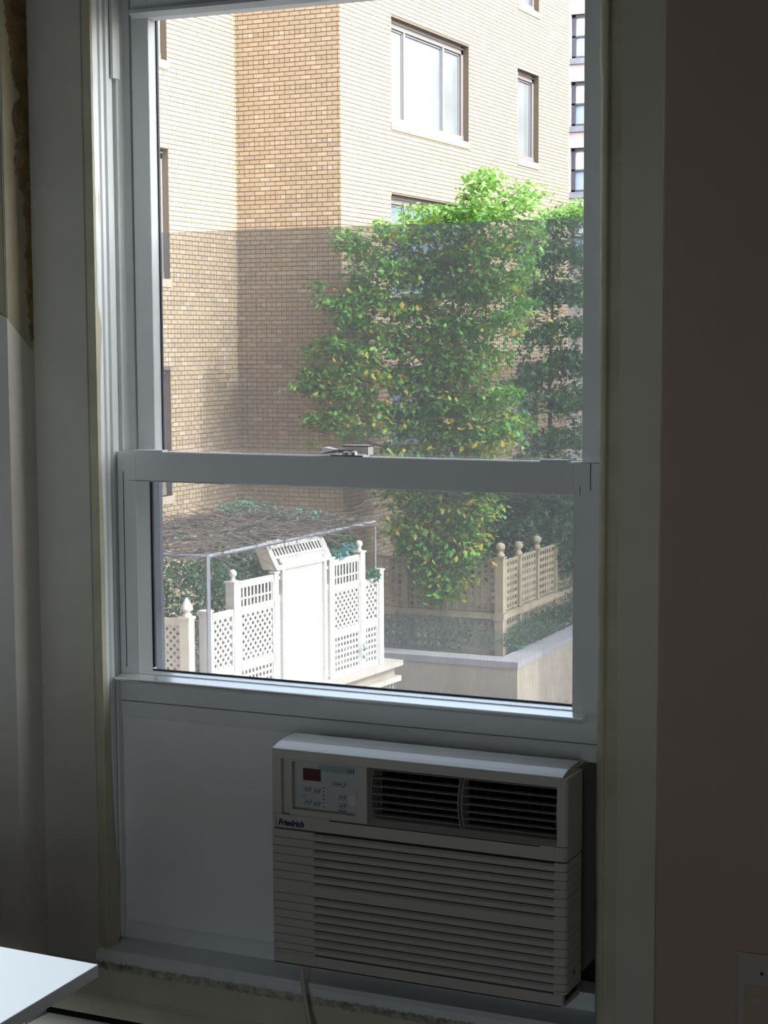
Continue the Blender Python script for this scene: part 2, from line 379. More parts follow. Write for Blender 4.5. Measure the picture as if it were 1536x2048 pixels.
# ================================================================== WINDOW
win = empty('window_1', (0, 0, .9), kind='structure', label='white metal double hung window with lock and filler panel'); 
def P(mb, name, m, parent=win, **k):
    off = Matrix.Translation(-Vector(parent_world(parent))); mb.xform(off); return mb.build(name, m, parent, **k)
def parent_world(p):
    v = Vector((0, 0, 0))
    while p: v += Vector(p.location); p = p.parent
    return v
# frame channels
fr = MB()
ch = [(-.60, 0), (-.5155, 0), (-.5155, .006), (-.521, .007), (-.521, .016), (-.5145, .017), (-.5135, .022), (-.509, .030), (-.499, .036), (-.4985, .10), (-.60, .10)]
fr.prism(ch, 'z', .90, 2.46)
fr.prism([(.385, 0), (.372, .035), (.372, .10), (.45, .10), (.45, 0)], 'z', .90, 2.46)
fr.box(-.5155, .385, .0, .10, 2.20, 2.46)
P(fr, 'frame', M['alum'])
P(B(-.515, -.509, .0005, .0225, 2.000, 2.46), 'balance_cover', M['alum'], bevel=.0008)
# dark outer side of frame seen through the lower glass
P(B(-.51, -.4970, .026, .118, .93, 1.33).box(-.51, -.4970, .068, .118, 1.33, 2.2), 'outer_track', M['screenframe'])
# upper sash
us = MB(); us.box(-.4975, -.4625, .040, .066, 1.33, 2.20); us.box(.3255, .385, .040, .066, 1.33, 2.20)
us.box(-.4625, .3255, .040, .066, 2.106, 2.20); us.box(-.4625, .3255, .045, .066, 1.315, 1.352)
us.prism([(-.4625, .0405), (-.4570, .056), (-.4570, .066), (-.4625, .066)], 'z', 1.352, 2.106)
upper = P(us, 'upper_sash', M['alum'], bevel=.0012)
tr = MB().prism([(.030, 2.112), (.040, 2.104), (.052, 2.100), (.052, 2.116), (.032, 2.118)], 'x', -.494, .38)
tr.xform(Matrix.Translation(-win.location)); o = tr.build('top_rail_lip', M['alum'], upper)
o = B(-.4570, -.4550, .056, .062, 1.352, 2.106); o.box(.3240, .3255, .050, .062, 1.352, 2.106); o.box(-.4570, .3255, .050, .062, 2.1020, 2.106)
o.xform(Matrix.Translation(-win.location)); o.build('gasket', M['gasket'], upper)
o = B(-.4570, .3255, .0575, .0585, 1.34, 2.106); o.xform(Matrix.Translation(-win.location)); o.build('glass', M['glass_up'], upper)
# lower sash
lsb = MB(); lsb.box(-.513, -.4745, -.004, .024, .95, 1.357); lsb.box(.3265, .384, -.004, .024, .95, 1.357)
lsb.box(-.4745, .3265, -.004, .024, 1.3075, 1.3575); lsb.box(-.4745, .3265, -.004, .024, .950, .966)
lower = P(lsb, 'lower_sash', M['alum'], bevel=.0008)
def LP(mb, name, m, parent=lower, **k):
    mb.xform(Matrix.Translation(-win.location)); return mb.build(name, m, parent, **k)
bd = MB().prism([(-.4745, -.003), (-.4575, .012), (-.4575, .024), (-.4745, .024)], 'z', .966, 1.3075)
bd.prism([(.3265, -.003), (.3245, .012), (.3245, .024), (.3265, .024)], 'z', .966, 1.3075)
LP(bd, 'glazing_bead', M['alum'])
LP(B(-.4575, .3245, .008, .014, 1.3045, 1.3078), 'top_bead', M['alum'])
sq = MB()
for (a, b, c, d) in ((-.4575, -.4535, .9745, 1.3045), (.3225, .3245, .9695, 1.3045), (-.4575, .3245, .9695, .9712)): sq.box(a, b, .0135, .0195, c, d)
LP(sq, 'gasket', M['gasket'])
LP(B(-.4575, .3245, .016, .017, .9680, 1.3078), 'glass', M['glass_low'])
LP(MB().prism([(-.030, .9555), (-.031, .9585), (-.029, .9600), (-.006, .9640), (.0000, .9662), (.0155, .9695), (.0155, .950), (-.022, .950)], 'x', -.510, .352), 'lift_rail', M['alumgloss'])
LP(B(-.512, .384, .0015, .022, 1.3576, 1.3582), 'rail_top', M['alumgloss'])
LP(B(-.480, -.421, -.002, .016, 1.3575, 1.3605), 'tilt_latch', M['alum'], bevel=.001)
LP(B(.270, .316, -.002, .016, 1.3575, 1.3615), 'tilt_latch', M['alum'], bevel=.001)
jn = MB(); jn.box(-.5015, -.5003, -.0046, -.003, .975, 1.3225); jn.box(.354, .3552, -.0046, -.003, 1.315, 1.3575)
jn.box(-.4885, -.3, -.0043, -.0035, 1.3065, 1.3073); jn.box(.337, .3378, -.0043, -.0035, 1.3075, 1.3225)
LP(jn, 'joint_line', M['gasket'])
# lock on the meeting rail
lk = MB().box(-.098, -.038, .000, .026, 1.3575, 1.3605)
lk.lathe([(.013, 0), (.013, .004), (.009, .0065)], (-.068, .013, 1.3605), 14)
lk.box(-.079, -.031, .006, .026, 1.3735, 1.3765); lk.box(-.0335, -.031, .006, .026, 1.3605, 1.3765)
lock = LP(lk, 'sash_lock', M['chrome'], bevel=.0006)
hd = MB().prism([(-.118, .004), (-.116, .022), (-.090, .016), (-.070, .020), (-.060, .012), (-.070, .006), (-.090, .008)], 'z', 1.3640, 1.3690)
hd.add([(-.1185, -.001, 1.3615), (-.1185, .022, 1.3615), (-.1105, .022, 1.3725), (-.1105, -.001, 1.3725), (-.088, .006, 1.3640), (-.088, .016, 1.3640), (-.088, .016, 1.3685), (-.088, .006, 1.3685)],
       [(0, 1, 2, 3), (4, 5, 6, 7), (0, 4, 7, 3), (1, 5, 6, 2), (3, 7, 6, 2), (0, 4, 5, 1)])
LP(hd, 'lever', M['chrome'], lock)
# meeting rail ledge bright top behind the lock
# lower fixed frame + filler panel
lf = MB(); lf.box(-.530, .386, -.001, .05, .914, .9495); lf.box(-.530, .386, .0, .05, .884, .9125)
lf.box(-.532, -.5165, -.001, .05, .479, .884); lf.box(-.5165, .386, .0, .05, .479, .5085)
P(lf, 'lower_frame', M['alum'], bevel=.001)
P(MB().box(-.5165, -.115, .0045, .010, .5085, .884), 'filler_panel', M['panel'])
P(B(-.5165, -.10, .002, .0045, .5080, .5095), 'panel_bead', M['alum'])
P(B(-.5165, .45, .052, .075, .45, .93), 'gap_shade_sheet', M['dark'])  # black sheet closing the opening, its darkness put into the colour
# insect screen outside the lower half
P(B(-.4965, .45, .1085, .1090, .93, 1.742), 'insect_screen', M['screen'])
# outside stone sill
struct(MB().prism([(.10, .86), (.10, .934), (.30, .896), (.30, .86)], 'x', -.62, .48), 'trim_18', M['coping'], 'outer window sill')

# ================================================================== AIR CONDITIONER
ac = empty('air_conditioner', (.115, -.10, .54), label='white through-window air conditioner with louvered front set in the filler panel', cat='air conditioner')
def A(mb, name, m, parent=ac, **k):
    mb.xform(Matrix.Translation(-parent_world(ac))); return mb.build(name, m, parent, **k)
XL, XR, ZB, ZT, YF = -.133, .365, .538, .897, -.150
# sleeve behind the front
A(B(XL+.012, XR-.014, -.09, .05, ZB+.012, ZT-.010), 'cabinet', M['ac'])
hs = MB()
hs.prism([(YF, .8785), (YF, .8925), (YF+.080, .8925), (YF+.080, .8785)], 'x', XL, XR-.006)
hs.box(XL, -.1165, YF, -.075, .787, .8785)                       # left upright
hs.box(-.1165, -.102, YF+.008, -.075, .787, .8785)               # groove beside the controls
hs.box(.0185, .036, YF+.001, -.075, .787, .8785)                 # upright between controls and vent
hs.box(-.102, .0185, YF+.001, -.075, .787, .7975)
hs.box(-.102, -.0975, YF+.001, -.075, .7975, .8785); hs.box(.0145, .0185, YF+.001, -.075, .7975, .8785); hs.box(-.0975, .0145, YF+.001, -.075, .8755, .8785)
hs.box(-.0975, .0145, YF+.012, -.075, .7975, .8755)
hs.prism([(.3515, YF+.002), (.3600, YF+.002)]+[(.3600+.008*sin(radians(a)), YF+.010-.008*cos(radians(a))) for a in (20, 40, 60, 80, 90)]+[(.368, -.075), (.3515, -.075)], 'z', .787, .8925)
hs.prism([(.3485, YF), (.3595, YF)]+[(.3595+.0085*sin(radians(a)), YF+.0085-.0085*cos(radians(a))) for a in (20, 40, 60, 80, 90)]+[(.368, -.075), (.3485, -.075)], 'z', .7645, .7865)
A(hs, 'front_housing', M['ac'], bevel=.0009, seg=2)
A(MB().prism([(YF, .8925), (YF+.0015, .8945), (YF+.012, .8975), (YF+.030, .9010), (YF+.050, .9025), (YF+.080, .9030), (YF+.080, .8925)], 'x', XL, XR-.004), 'top_cover', M['acgloss'], bevel=.0006)
# vent cavity
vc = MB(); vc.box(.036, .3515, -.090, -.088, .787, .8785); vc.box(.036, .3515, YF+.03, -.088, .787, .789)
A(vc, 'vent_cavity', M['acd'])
A(MB().prism([(YF+.001, .7865), (YF+.02, .7915), (YF+.045, .7925), (YF+.045, .785), (YF+.001, .785)], 'x', .036, .3515), 'vent_lip', M['ac'])
def drum_y(z):   # louvers bulge forward
    t = (z-.832)/.045; return YF+.010+.016*t*t
for (xa, xb) in ((.0375, .1885), (.1925, .3495)):
    pr = [(drum_y(.790+.0845*i/10), .790+.0845*i/10) for i in range(11)]+[(YF+.040, .8745), (YF+.040, .790)]
    dr = A(MB().prism(pr, 'x', xa, xa+.0018), 'louver_frame', M['fin'])
    A(MB().prism(pr, 'x', xb-.0018, xb), 'louver_end', M['fin'], dr)
    for k in range(7):
        z = .7975+.01215*k; y = drum_y(z)
        fb = MB().prism([(y, z), (y, z+.0011), (y+.010, z+.0016), (y+.010, z+.0007)], 'x', xa+.001, xb-.001)
        A(fb, 'fin', M['fin'], dr)
    vn = MB()
    for k in range(7):
        xx = xa+.012+(xb-xa-.024)*k/6; vn.box(xx, xx+.0012, YF+.038, YF+.056, .792, .875)
    A(vn, 'vane', M['acd'], dr)
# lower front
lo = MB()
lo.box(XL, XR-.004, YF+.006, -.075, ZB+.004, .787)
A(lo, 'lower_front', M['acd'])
lw = MB()
lw.box(XL, .3485, YF, YF+.012, .7645, .787)
lw.box(XL, XR-.002, YF, YF+.012, ZB, .5575)
lw.prism([(YF, ZB), (YF+.075, ZB-.004), (YF+.075, ZB+.004), (YF, ZB+.004)], 'x', XL, XR)
A(lw, 'front_skin', M['ac'], bevel=.0012)
slots = [0, 1, 2, 3, 4, 5, 6, 7.71, 8.71, 9.71, 10.71, 11.71, 12.71, 13.71, 14.57]
ptc = .01372
tops = [.7625-ptc*s for s in slots]
ridge = MB(); ridger = MB(); first = None
zs = [.7645]+[t for t in tops]+[.5575]
for i in range(len(zs)-1):
    zt, zb = zs[i], zs[i+1]
    if zt-zb < .003: continue
    ridge.box(XL, -.0585, YF, YF+.012, zb+.0006, zt-.0004)
    # right hand ridges wrap round the corner
    pf = [(.3485, YF), (.3595, YF)]+[(.3595+.0085*sin(radians(a)), YF+.0085-.0085*cos(radians(a))) for a in (20, 40, 60, 80, 90)]+[(.368, -.078), (.3485, -.078)]
    ridger.prism(pf, 'z', zb+.0005, zt-.0004)
A(ridge, 'ribbed_border', M['ac']); A(ridger, 'ribbed_corner', M['ac'])
for i, t in enumerate(tops[:-1]):
    hgt = tops[i]-tops[i+1]
    if abs(hgt-ptc) < .003 and not (first is None):
        o = share('louver', first, ac, (0, 0, t-tops[0]))
        continue
    mb = MB().prism([(YF+.0115, t-.0004), (YF+.001, t-.0062), (YF, t-.0072), (YF, tops[i+1]+.0003), (YF+.003, tops[i+1]-.0004), (YF+.0135, t-.0018)], 'x', -.0585, .3485)
    o = A(mb, 'louver', M['ac'])
    if first is None: first = o
# control panel
cp = A(B(-.0970, .0140, YF+.0105, YF+.0125, .7985, .8750), 'control_panel', M['ctrl'])
def Cc(mb, name, m): return A(mb, name, m, cp)
YC = YF+.0105
def px(u, v):      # position on the control face from the photo's proportions
    return -.0955+.1085*u, .8735-.0755*v
x0, z0 = px(.38, .0); x1, z1 = px(1.0, .16)
Cc(B(x0, x1, YC-.0004, YC, z1, z0), 'header_band', M['ctrlhead'])
x0, z0 = px(.13, .12); x1, z1 = px(.42, .38)
Cc(B(x0, x1, YC-.0010, YC, z1, z0), 'display', M['red'])
def button(u, v, wd=.125, hg=.095, m='btn'):
    x, z = px(u, v); w_, h_ = .1085*wd, .0755*hg
    Cc(MB().prism([(x, z-h_), (x+w_*.85, z-h_), (x+w_, z), (x+w_*.15, z)], 'y', YC-.0016, YC), 'button', M[m])
    Cc(MB().prism([(x-.0006, z-h_-.0006), (x+w_*.88, z-h_-.0006), (x+w_+.001, z), (x+w_+.0004, z), (x+w_*.86, z-h_), (x, z-h_)], 'y', YC-.0010, YC), 'button_rim', M['ink'])
    Cc(B(x+w_*.3, x+w_*.75, YC-.0018, YC-.0015, z-h_*.62, z-h_*.40), 'button_legend', M['ink'])
for (u, v) in ((.13, .52), (.28, .54), (.13, .80), (.28, .82), (.70, .62), (.70, .80)): button(u, v)
button(.56, .34, .27, .10)
for k in range(6):
    x, z = px(.455, .50+.083*k)
    Cc(B(x, x+.0026, YC-.0008, YC, z-.0014, z), 'indicator', M['ink'])
    Cc(B(x+.0045, x+.0045+(.004, .013, .009, .006, .009, .009)[k], YC-.0004, YC, z-.0013, z-.0003), 'indicator_legend', M['btn'])
x, z = px(.13, .72); Cc(B(x, x+.0022, YC-.0008, YC, z-.0014, z), 'indicator', M['ink'])
x, z = px(.86, .05)
for k, wd in enumerate((.0035, .004, .0025)):
    Cc(B(x+.005*k, x+.005*k+wd, YC-.0008, YC-.0004, z-.0065, z), 'header_mark', M['teal'])
x, z = px(.70, .955); Cc(B(x, x+.015, YC-.0004, YC, z-.0016, z), 'panel_legend', M['ink'])
c = MB(); c.prism([(.0070+.0078*cos(2*pi*k/20), .8195+.0090*sin(2*pi*k/20)) for k in range(20)], 'y', YC-.0007, YC-.0001)
Cc(c, 'sticker', M['sticker'])
Cc(B(.0025, .0115, YC-.0009, YC-.0007, .8188, .8196), 'sticker_line', M['btn'])
# brand lettering
def text(body, size, loc, m, parent, name, shear=0, sx=1):
    cu = bpy.data.curves.new(name, 'FONT'); cu.body = body; cu.size = size; cu.extrude = .0002; cu.shear = shear; cu.offset = size*.045
    cu.resolution_u = 3
    ob = bpy.data.objects.new(name, cu); COL.objects.link(ob); bpy.context.view_layer.update()
    me = bpy.data.meshes.new_from_object(ob.evaluated_get(bpy.context.evaluated_depsgraph_get()))
    bpy.data.objects.remove(ob)
    me.transform(Matrix.Translation(Vector(loc)-parent_world(ac)) @ Matrix.Rotation(pi/2, 4, 'X') @ Matrix.Diagonal((sx, 1, 1, 1)))
    me.materials.clear(); me.materials.append(m)
    o = bpy.data.objects.new(name, me); COL.objects.link(o); o.parent = parent; return o
text('Friedrich', .0138, (-.1225, YF-.0004, .7693), M['blueink'], ac, 'brand_lettering', .25, .93)
A(B(-.1265, -.1257, YF-.0006, YF, .7675, .7815), 'badge_edge', M['ink'])
A(B(-.062, -.0615, YF-.0006, YF, .7740, .7750).box(-.030, .325, YF-.0006, YF+.0004, .7845, .7862), 'seam_line', M['acd'])
A(MB().lathe([(.0028, 0), (.0028, .0015)], (0, 0, 0), 10).xform(Matrix.Translation((.3690, -.115, .5835)) @ Matrix.Rotation(pi/2, 4, 'Y')), 'screw', M['ink'])
A(B(.030, .055, -.115, -.100, .9005, .9012).xform(Matrix.Translation((-.165, .0, .0))), 'label_sticker', M['teal'])
cd_pts = [(-.105, -.105, .545), (-.104, -.108, .515), (-.098, -.112, .48), (-.090, -.118, .45), (-.075, -.128, .415), (-.060, -.14, .38), (-.045, -.155, .33), (-.04, -.16, .25), (-.04, -.17, .15)]
A(MB().tube(cd_pts, .0042, 8), 'power_cord', M['ac'], smooth=True)
A(MB().tube([(-.105, -.105, .552), (-.105, -.105, .528)], .0075, 8), 'cord_grommet', M['ac'])

# ================================================================== TABLE
tb = empty('table', (-.80, -1.45, 0), label='white square-cornered table top on black legs at lower left in front of the window', cat='table')
def T(mb, name, m, **k): mb.xform(Matrix.Translation(-Vector(tb.location))); return mb.build(name, m, tb, **k)
tt = MB(); tt.prism([(-.073, -.743), (-1.65, -.700), (-1.61, -2.18), (-.035, -2.22)], 'z', .722, .740)
T(tt, 'table_top', M['table'], bevel=.0015)
T(MB().box(-1.58, -.16, -2.10, -.80, .700, .722), 'apron', M['blackmetal'])
for x, y in ((-.20, -.85), (-1.56, -.83), (-1.54, -2.08), (-.17, -2.10)):
    T(B(x-.015, x+.015, y-.015, y+.015, 0, .700), 'leg', M['blackmetal'])

# lamp added out of view, left of the frame, to brighten the table
lp_ = empty('added_pendant_lamp', (-.72, -1.28, 1.95), label='white cone pendant lamp added over the table, out of view, to brighten it', cat='lamp')
def LM(mb, name, m, **k): return mb.build(name, m, lp_, **k)
shd = MB(); seg = 20
prf = [(.022, .17), (.03, .15), (.11, .02), (.135, -.06), (.131, -.06), (.106, .02), (.027, .145)]
v = []; f = []
for r_, z_ in prf:
    for k in range(seg): v.append((r_*cos(2*pi*k/seg), r_*sin(2*pi*k/seg), z_))
for i in range(len(prf)-1):
    for k in range(seg): f.append((i*seg+k, i*seg+(k+1) % seg, (i+1)*seg+(k+1) % seg, (i+1)*seg+k))
shd.add(v, f); LM(shd, 'lamp_shade', M['ac'], smooth=True)
LM(MB().tube([(0, 0, .16), (0, 0, ZC-1.95)], .004, 6), 'cord', M['blackmetal'])
LM(MB().lathe([(.012, .15), (.014, .10), (.03, .07), (.032, .04), (.02, .015), (.004, .01)], (0, 0, 0), 12), 'bulb', M['white'])
spl = bpy.data.lights.new('added_table_light', 'SPOT'); spo = bpy.data.objects.new('added_table_light', spl); COL.objects.link(spo); spo.parent = lp_
spl.energy = 88; spl.color = (.84, .93, 1.0); spl.spot_size = radians(76); spl.spot_blend = .12; spl.shadow_soft_size = .05; spo.location = (0, 0, -.03)

# outlet cover on the right wall
oc = empty('outlet_cover', (.69, -.137, .60), label='small taupe-painted electrical cover plate low on the right wall', cat='outlet')
def O(mb, name, m, **k): mb.xform(Matrix.Translation(-Vector(oc.location))); return mb.build(name, m, oc, **k)
pm = MB().prism([(.627, .520), (.627, .662), (.745, .662), (.745, .520)], 'y', -.142, -.1375)
O(pm, 'plate', M['plate'], bevel=.002)
O(B(.638, .735, -.1428, -.1418, .535, .615), 'inset', M['wall_r'], bevel=.002)
for z in (.591, .552): O(MB().lathe([(.0075, 0), (.0075, .0012), (.005, .0012)], (0, 0, 0), 14).xform(Matrix.Translation((.657, -.1425, z)) @ Matrix.Rotation(pi/2, 4, 'X')), 'receptacle', M['plate'])
O(MB().lathe([(.003, 0), (.003, .001)], (0, 0, 0), 8).xform(Matrix.Translation((.663, -.1415, .634)) @ Matrix.Rotation(pi/2, 4, 'X')), 'screw', M['ink'])

# ================================================================== OUTSIDE: TAN BRICK BUILDING
GZ = -7.5
XA, XB, YS, YE, YN = -14.842, -12.73, 26.0, 38.6, 10.0
bb = empty('brick_apartment_building', (XB, YS, GZ), label='tan brick apartment building with stepped corner and wide windows across the courtyard', cat='building')
def BL(mb, name, m, parent=bb, **k): mb.xform(Matrix.Translation(-parent_world(parent) if parent else Matrix())); return mb.build(name, m, parent, **k)
def wpart(mb, name, m, parent, **k):
    mb.xform(Matrix.Translation(-parent_world(parent))); return mb.build(name, m, parent, **k)
ZTOP = 11.4
# openings: (plane x, y0, y1, z0, z1)
opsR = [(28.19, 32.11, 5.63, 7.585), (35.04, 36.43, 5.57, 7.55), (35.04, 36.43, 8.97, 10.95), (28.19, 32.11, 9.0, 10.95), (28.18, 32.11, 2.34, 4.295), (35.04, 36.43, 2.28, 4.26), (28.18, 32.11, -.95, 1.0), (35.04, 36.43, -1.0, .97)]
opsL = [(21.4, 23.63, 6.27, 8.5), (21.4, 23.62, 2.60, 4.80), (21.4, 23.58, -1.12, 1.05)]
core = MB()
REC = .17
def wall_with_holes(mb, x, y0, y1, z0, z1, ops):
    ys = sorted({y0, y1, *[a for o in ops for a in o[:2] if y0 < a < y1]}); zz = sorted({z0, z1, *[a for o in ops for a in o[2:] if z0 < a < z1]})
    for ya, yb in zip(ys, ys[1:]):
        for za, zb in zip(zz, zz[1:]):
            cy_, cz_ = (ya+yb)/2, (za+zb)/2
            if any(o[0] < cy_ < o[1] and o[2] < cz_ < o[3] for o in ops): continue
            mb.add([(x, ya, za), (x, yb, za), (x, yb, zb), (x, ya, zb)], [(0, 1, 2, 3)])
    for o in ops:
        a, b, c, d = o
        mb.add([(x, a, c), (x-REC, a, c), (x-REC, a, d), (x, a, d)], [(0, 1, 2, 3)])
        mb.add([(x, b, c), (x-REC, b, c), (x-REC, b, d), (x, b, d)], [(0, 1, 2, 3)])
        mb.add([(x, a, c), (x-REC, a, c), (x-REC, b, c), (x, b, c)], [(0, 1, 2, 3)])
        mb.add([(x, a, d), (x-REC, a, d), (x-REC, b, d), (x, b, d)], [(0, 1, 2, 3)])
wall_with_holes(core, XA, YN, YS, GZ, ZTOP, opsL)
wall_with_holes(core, XB, YS, YE, GZ, ZTOP, opsR)
core.add([(XA, YS, GZ), (XB, YS, GZ), (XB, YS, ZTOP), (XA, YS, ZTOP)], [(0, 1, 2, 3)])
core.add([(XB, YE, GZ), (-26, YE, GZ), (-26, YE, ZTOP), (XB, YE, ZTOP)], [(0, 1, 2, 3)])
core.add([(XA, YN, GZ), (-26, YN, GZ), (-26, YN, ZTOP), (XA, YN, ZTOP)], [(0, 1, 2, 3)])
core.add([(XA, YN, ZTOP), (XA, YS, ZTOP), (XB, YS, ZTOP), (XB, YE, ZTOP), (-26, YE, ZTOP), (-26, YN, ZTOP)], [(0, 1, 2, 3, 4, 5)])
core.add([(-26, YN, GZ), (-26, YE, GZ), (-26, YE, ZTOP), (-26, YN, ZTOP)], [(0, 1, 2, 3)])
BL(core, 'wall', M['mortar'])
CH, CL, MO, PR = .0805, .211, .014, .010
rb = random.Random(5)
def brickcol():
    t = rb.random(); base = (.36, .285, .19) if t < .6 else ((.39, .31, .22) if t < .85 else ((.33, .265, .195) if t < .95 else (.43, .37, .29)))
    k = rb.uniform(.93, 1.07); return tuple(c*k for c in base)
def rows(z0, z1):
    k0 = math.ceil((z0-GZ)/CH); k1 = int((z1-GZ)/CH); return range(k0, k1)
def course(k, a0, a1):
    z = GZ+k*CH; head = (k % 6 == 0); L_ = CL/2 if head else CL
    off = (0 if head else (CL/2 if k % 2 else 0)); i = math.floor((a0-off)/L_)
    out = []; a = off+i*L_
    while a < a1:
        s, e = max(a, a0), min(a+L_-MO, a1)
        if e-s > .03: out.append((s, e, z, z+CH-MO))
        a += L_
    return out
allb = MB(); allb.c = []
def addbrick(mb, side, s, e, za, zb):
    c = brickcol()
    if side == 'R': v = [(XB, s, za), (XB, e, za), (XB, e, zb), (XB, s, zb)]; d = (PR, 0, 0)
    elif side == 'L': v = [(XA, s, za), (XA, e, za), (XA, e, zb), (XA, s, zb)]; d = (PR, 0, 0)
    else: v = [(s, YS, za), (e, YS, za), (e, YS, zb), (s, YS, zb)]; d = (0, -PR, 0)
    w_ = [(a+d[0], b+d[1], z) for a, b, z in v]
    mb.add(v+w_, [(4, 5, 6, 7), (0, 1, 5, 4), (1, 2, 6, 5), (2, 3, 7, 6), (3, 0, 4, 7)])
    if mb.c is not None: mb.c += [c]*8
def cut(bricks, ops):
    out = []
    for (s, e, za, zb) in bricks:
        segs = [(s, e)]
        for (a, b, c, d) in ops:
            if zb > c+.01 and za < d-.01:
                ns = []
                for (p, q) in segs:
                    if q <= a or p >= b: ns.append((p, q)); continue
                    if p < a: ns.append((p, a))
                    if q > b: ns.append((b, q))
                segs = ns
        out += [(p, q, za, zb) for p, q in segs if q-p > .02]
    return out
single = []
for k in rows(-3.6, 8.8):
    for b_ in cut(course(k, 20.6, YS), opsL): addbrick(allb, 'L', *b_)
for k in rows(-4.2, 11.6):
    for b_ in cut(course(k, YS+PR, YE), opsR): addbrick(allb, 'R', *b_)
for k in rows(-3.6, 8.6):
    z = GZ+k*CH
    for b_ in course(k, XA+PR, XB+PR):
        if 5.05 < z < 7.62 and len(single) < 300 and b_[1]-b_[0] > .15: single.append(b_)
        else: addbrick(allb, 'S', *b_)
o = BL(allb, 'bricks', M['brick']); o['kind'] = 'stuff'
protos = []
for q in range(8):
    mb = MB(); c = brickcol(); L2, H2 = (CL-MO)/2, (CH-MO)/2
    mb.box(-L2, L2, -PR, .004, -H2, H2); mb.c = [c]*8
    me = None; o = mb.build('brick', M['brick']); protos.append(o.data); bpy.data.objects.remove(o)
for (s, e, za, zb) in single:
    o = bpy.data.objects.new('brick', rb.choice(protos)); COL.objects.link(o); o.parent = bb
    o.location = Vector(((s+e)/2, YS, (za+zb)/2))-Vector(bb.location); o.scale = ((e-s)/(CL-MO), 1, 1)
# building windows
def bwindow(x, op, mull, pane='pane', sill=True):
    a, b, c, d = op; X = x-REC
    fm = MB(); t = .07
    fm.box(X-.03, X+.05, a, b, d-.16, d); fm.box(X-.03, X+.06, a, b, c, c+.13)
    fm.box(X-.03, X+.05, a, a+t, c, d); fm.box(X-.03, X+.05, b-t*1.6, b, c, d)
    for mm in mull: fm.box(X-.03, X+.045, mm-.045, mm+.045, c, d)
    fm.box(X+.05, X+.075, a, b, d-.07, d-.045)
    fw = wpart(fm, 'window', M['wframe'], bb)
    ed = [a+t]+list(mull)+[b-t*1.6]
    for p, q in zip(ed, ed[1:]):
        wpart(B(X-.012, X-.004, p+.02, q-.02, c+.12, d-.15), 'pane', M[pane], fw)
        fr2 = MB()
        fr2.box(X-.006, X+.02, p+.04, p+.07, c+.13, d-.16); fr2.box(X-.006, X+.02, q-.07, q-.04, c+.13, d-.16); fr2.box(X-.006, X+.02, p+.04, q-.04, d-.20, d-.17)
        wpart(fr2, 'sash_frame', M['metalbar'], fw)
    if sill: wpart(B(x-.10, x+.03, a-.02, b+.03, c-.14, c), 'window_sill', M['sillstone'], bb)
for i, op in enumerate(opsR):
    wide = op[1]-op[0] > 2
    bwindow(XB, op, (29.10, 31.05) if wide else (), 'pane' if i < 4 else 'pane_dark')
for op in opsL: bwindow(XA, op, (22.9,), 'pane')

# far pinkish building
fb = empty('far_brick_building', (-17.3, 52, GZ), label='pinkish brick building with dark framed sash windows, seen in the gap at upper right', cat='building')
ops2 = [(-17.20, -15.95, 10.42, 11.80), (-17.20, -15.95, 8.30, 9.70), (-17.20, -15.95, 6.22, 7.62), (-17.20, -15.95, 4.1, 5.5), (-17.20, -15.95, 12.5, 13.9)]
ops2 = [(a, b, c, d) for a, b, c, d in ops2]
wl = MB(); xs = [-24, -17.20, -15.95, -2]; 
wl.box(-24, -17.20, 52, 52.4, GZ, 18); wl.box(-15.95, -2, 52, 52.4, GZ, 18); wl.box(-24, -2, 52.4, 60, GZ, 18)
zz = GZ
for (a, b, c, d) in sorted(ops2, key=lambda o: o[2]): wl.box(-17.20, -15.95, 52, 52.4, zz, c); zz = d
wl.box(-17.20, -15.95, 52, 52.4, zz, 18)
wpart(wl, 'wall', M['pink'], fb)
for (a, b, c, d) in ops2:
    fm = MB(); fm.box(a, a+.12, 52.10, 52.2, c, d); fm.box(b-.12, b, 52.10, 52.2, c, d); fm.box(a, b, 52.10, 52.2, c, c+.08); fm.box(a, b, 52.10, 52.2, d-.10, d); fm.box(a, b, 52.10, 52.2, (c+d)/2-.03, (c+d)/2+.03)
    fw = wpart(fm, 'window', M['wframe2'], fb)
    wpart(B(a+.1, b-.1, 52.17, 52.19, c+.05, (c+d)/2), 'lower_pane', M['pane_far'], fw)
    wpart(B(a+.1, b-.1, 52.17, 52.19, (c+d)/2, d-.08), 'upper_pane', M['shade'], fw)
    wpart(B(a-.15, b+.15, 51.93, 52.1, c-.18, c), 'window_sill', M['coping'], fb)

# the house the room belongs to rises above and beside the window
own = MB(); own.box(-30, -2.5, -4.7, .2, GZ, 26); own.box(2.2, 24, -4.7, .2, GZ, 26); own.box(-2.5, 2.2, -4.7, .2, 2.9, 26); own.box(-2.5, 2.2, -4.7, .2, GZ, -.15)
tag(own.build('home_building', M['pink']), 'the building that holds the room, around and above the window', 'building')
# neighbouring block on the right of the yard (outside the frame; it shades the terrace)
tag(B(4.0, 14.0, 26.9, 60.0, GZ, 16.2).build('neighbouring_building', M['pink']), 'tall building at the right of the yard, beyond the frame', 'building')
struct(B(-60, 60, .3, 90, GZ-.1, GZ), 'ground', M['ground'], 'paved yard far below the window')

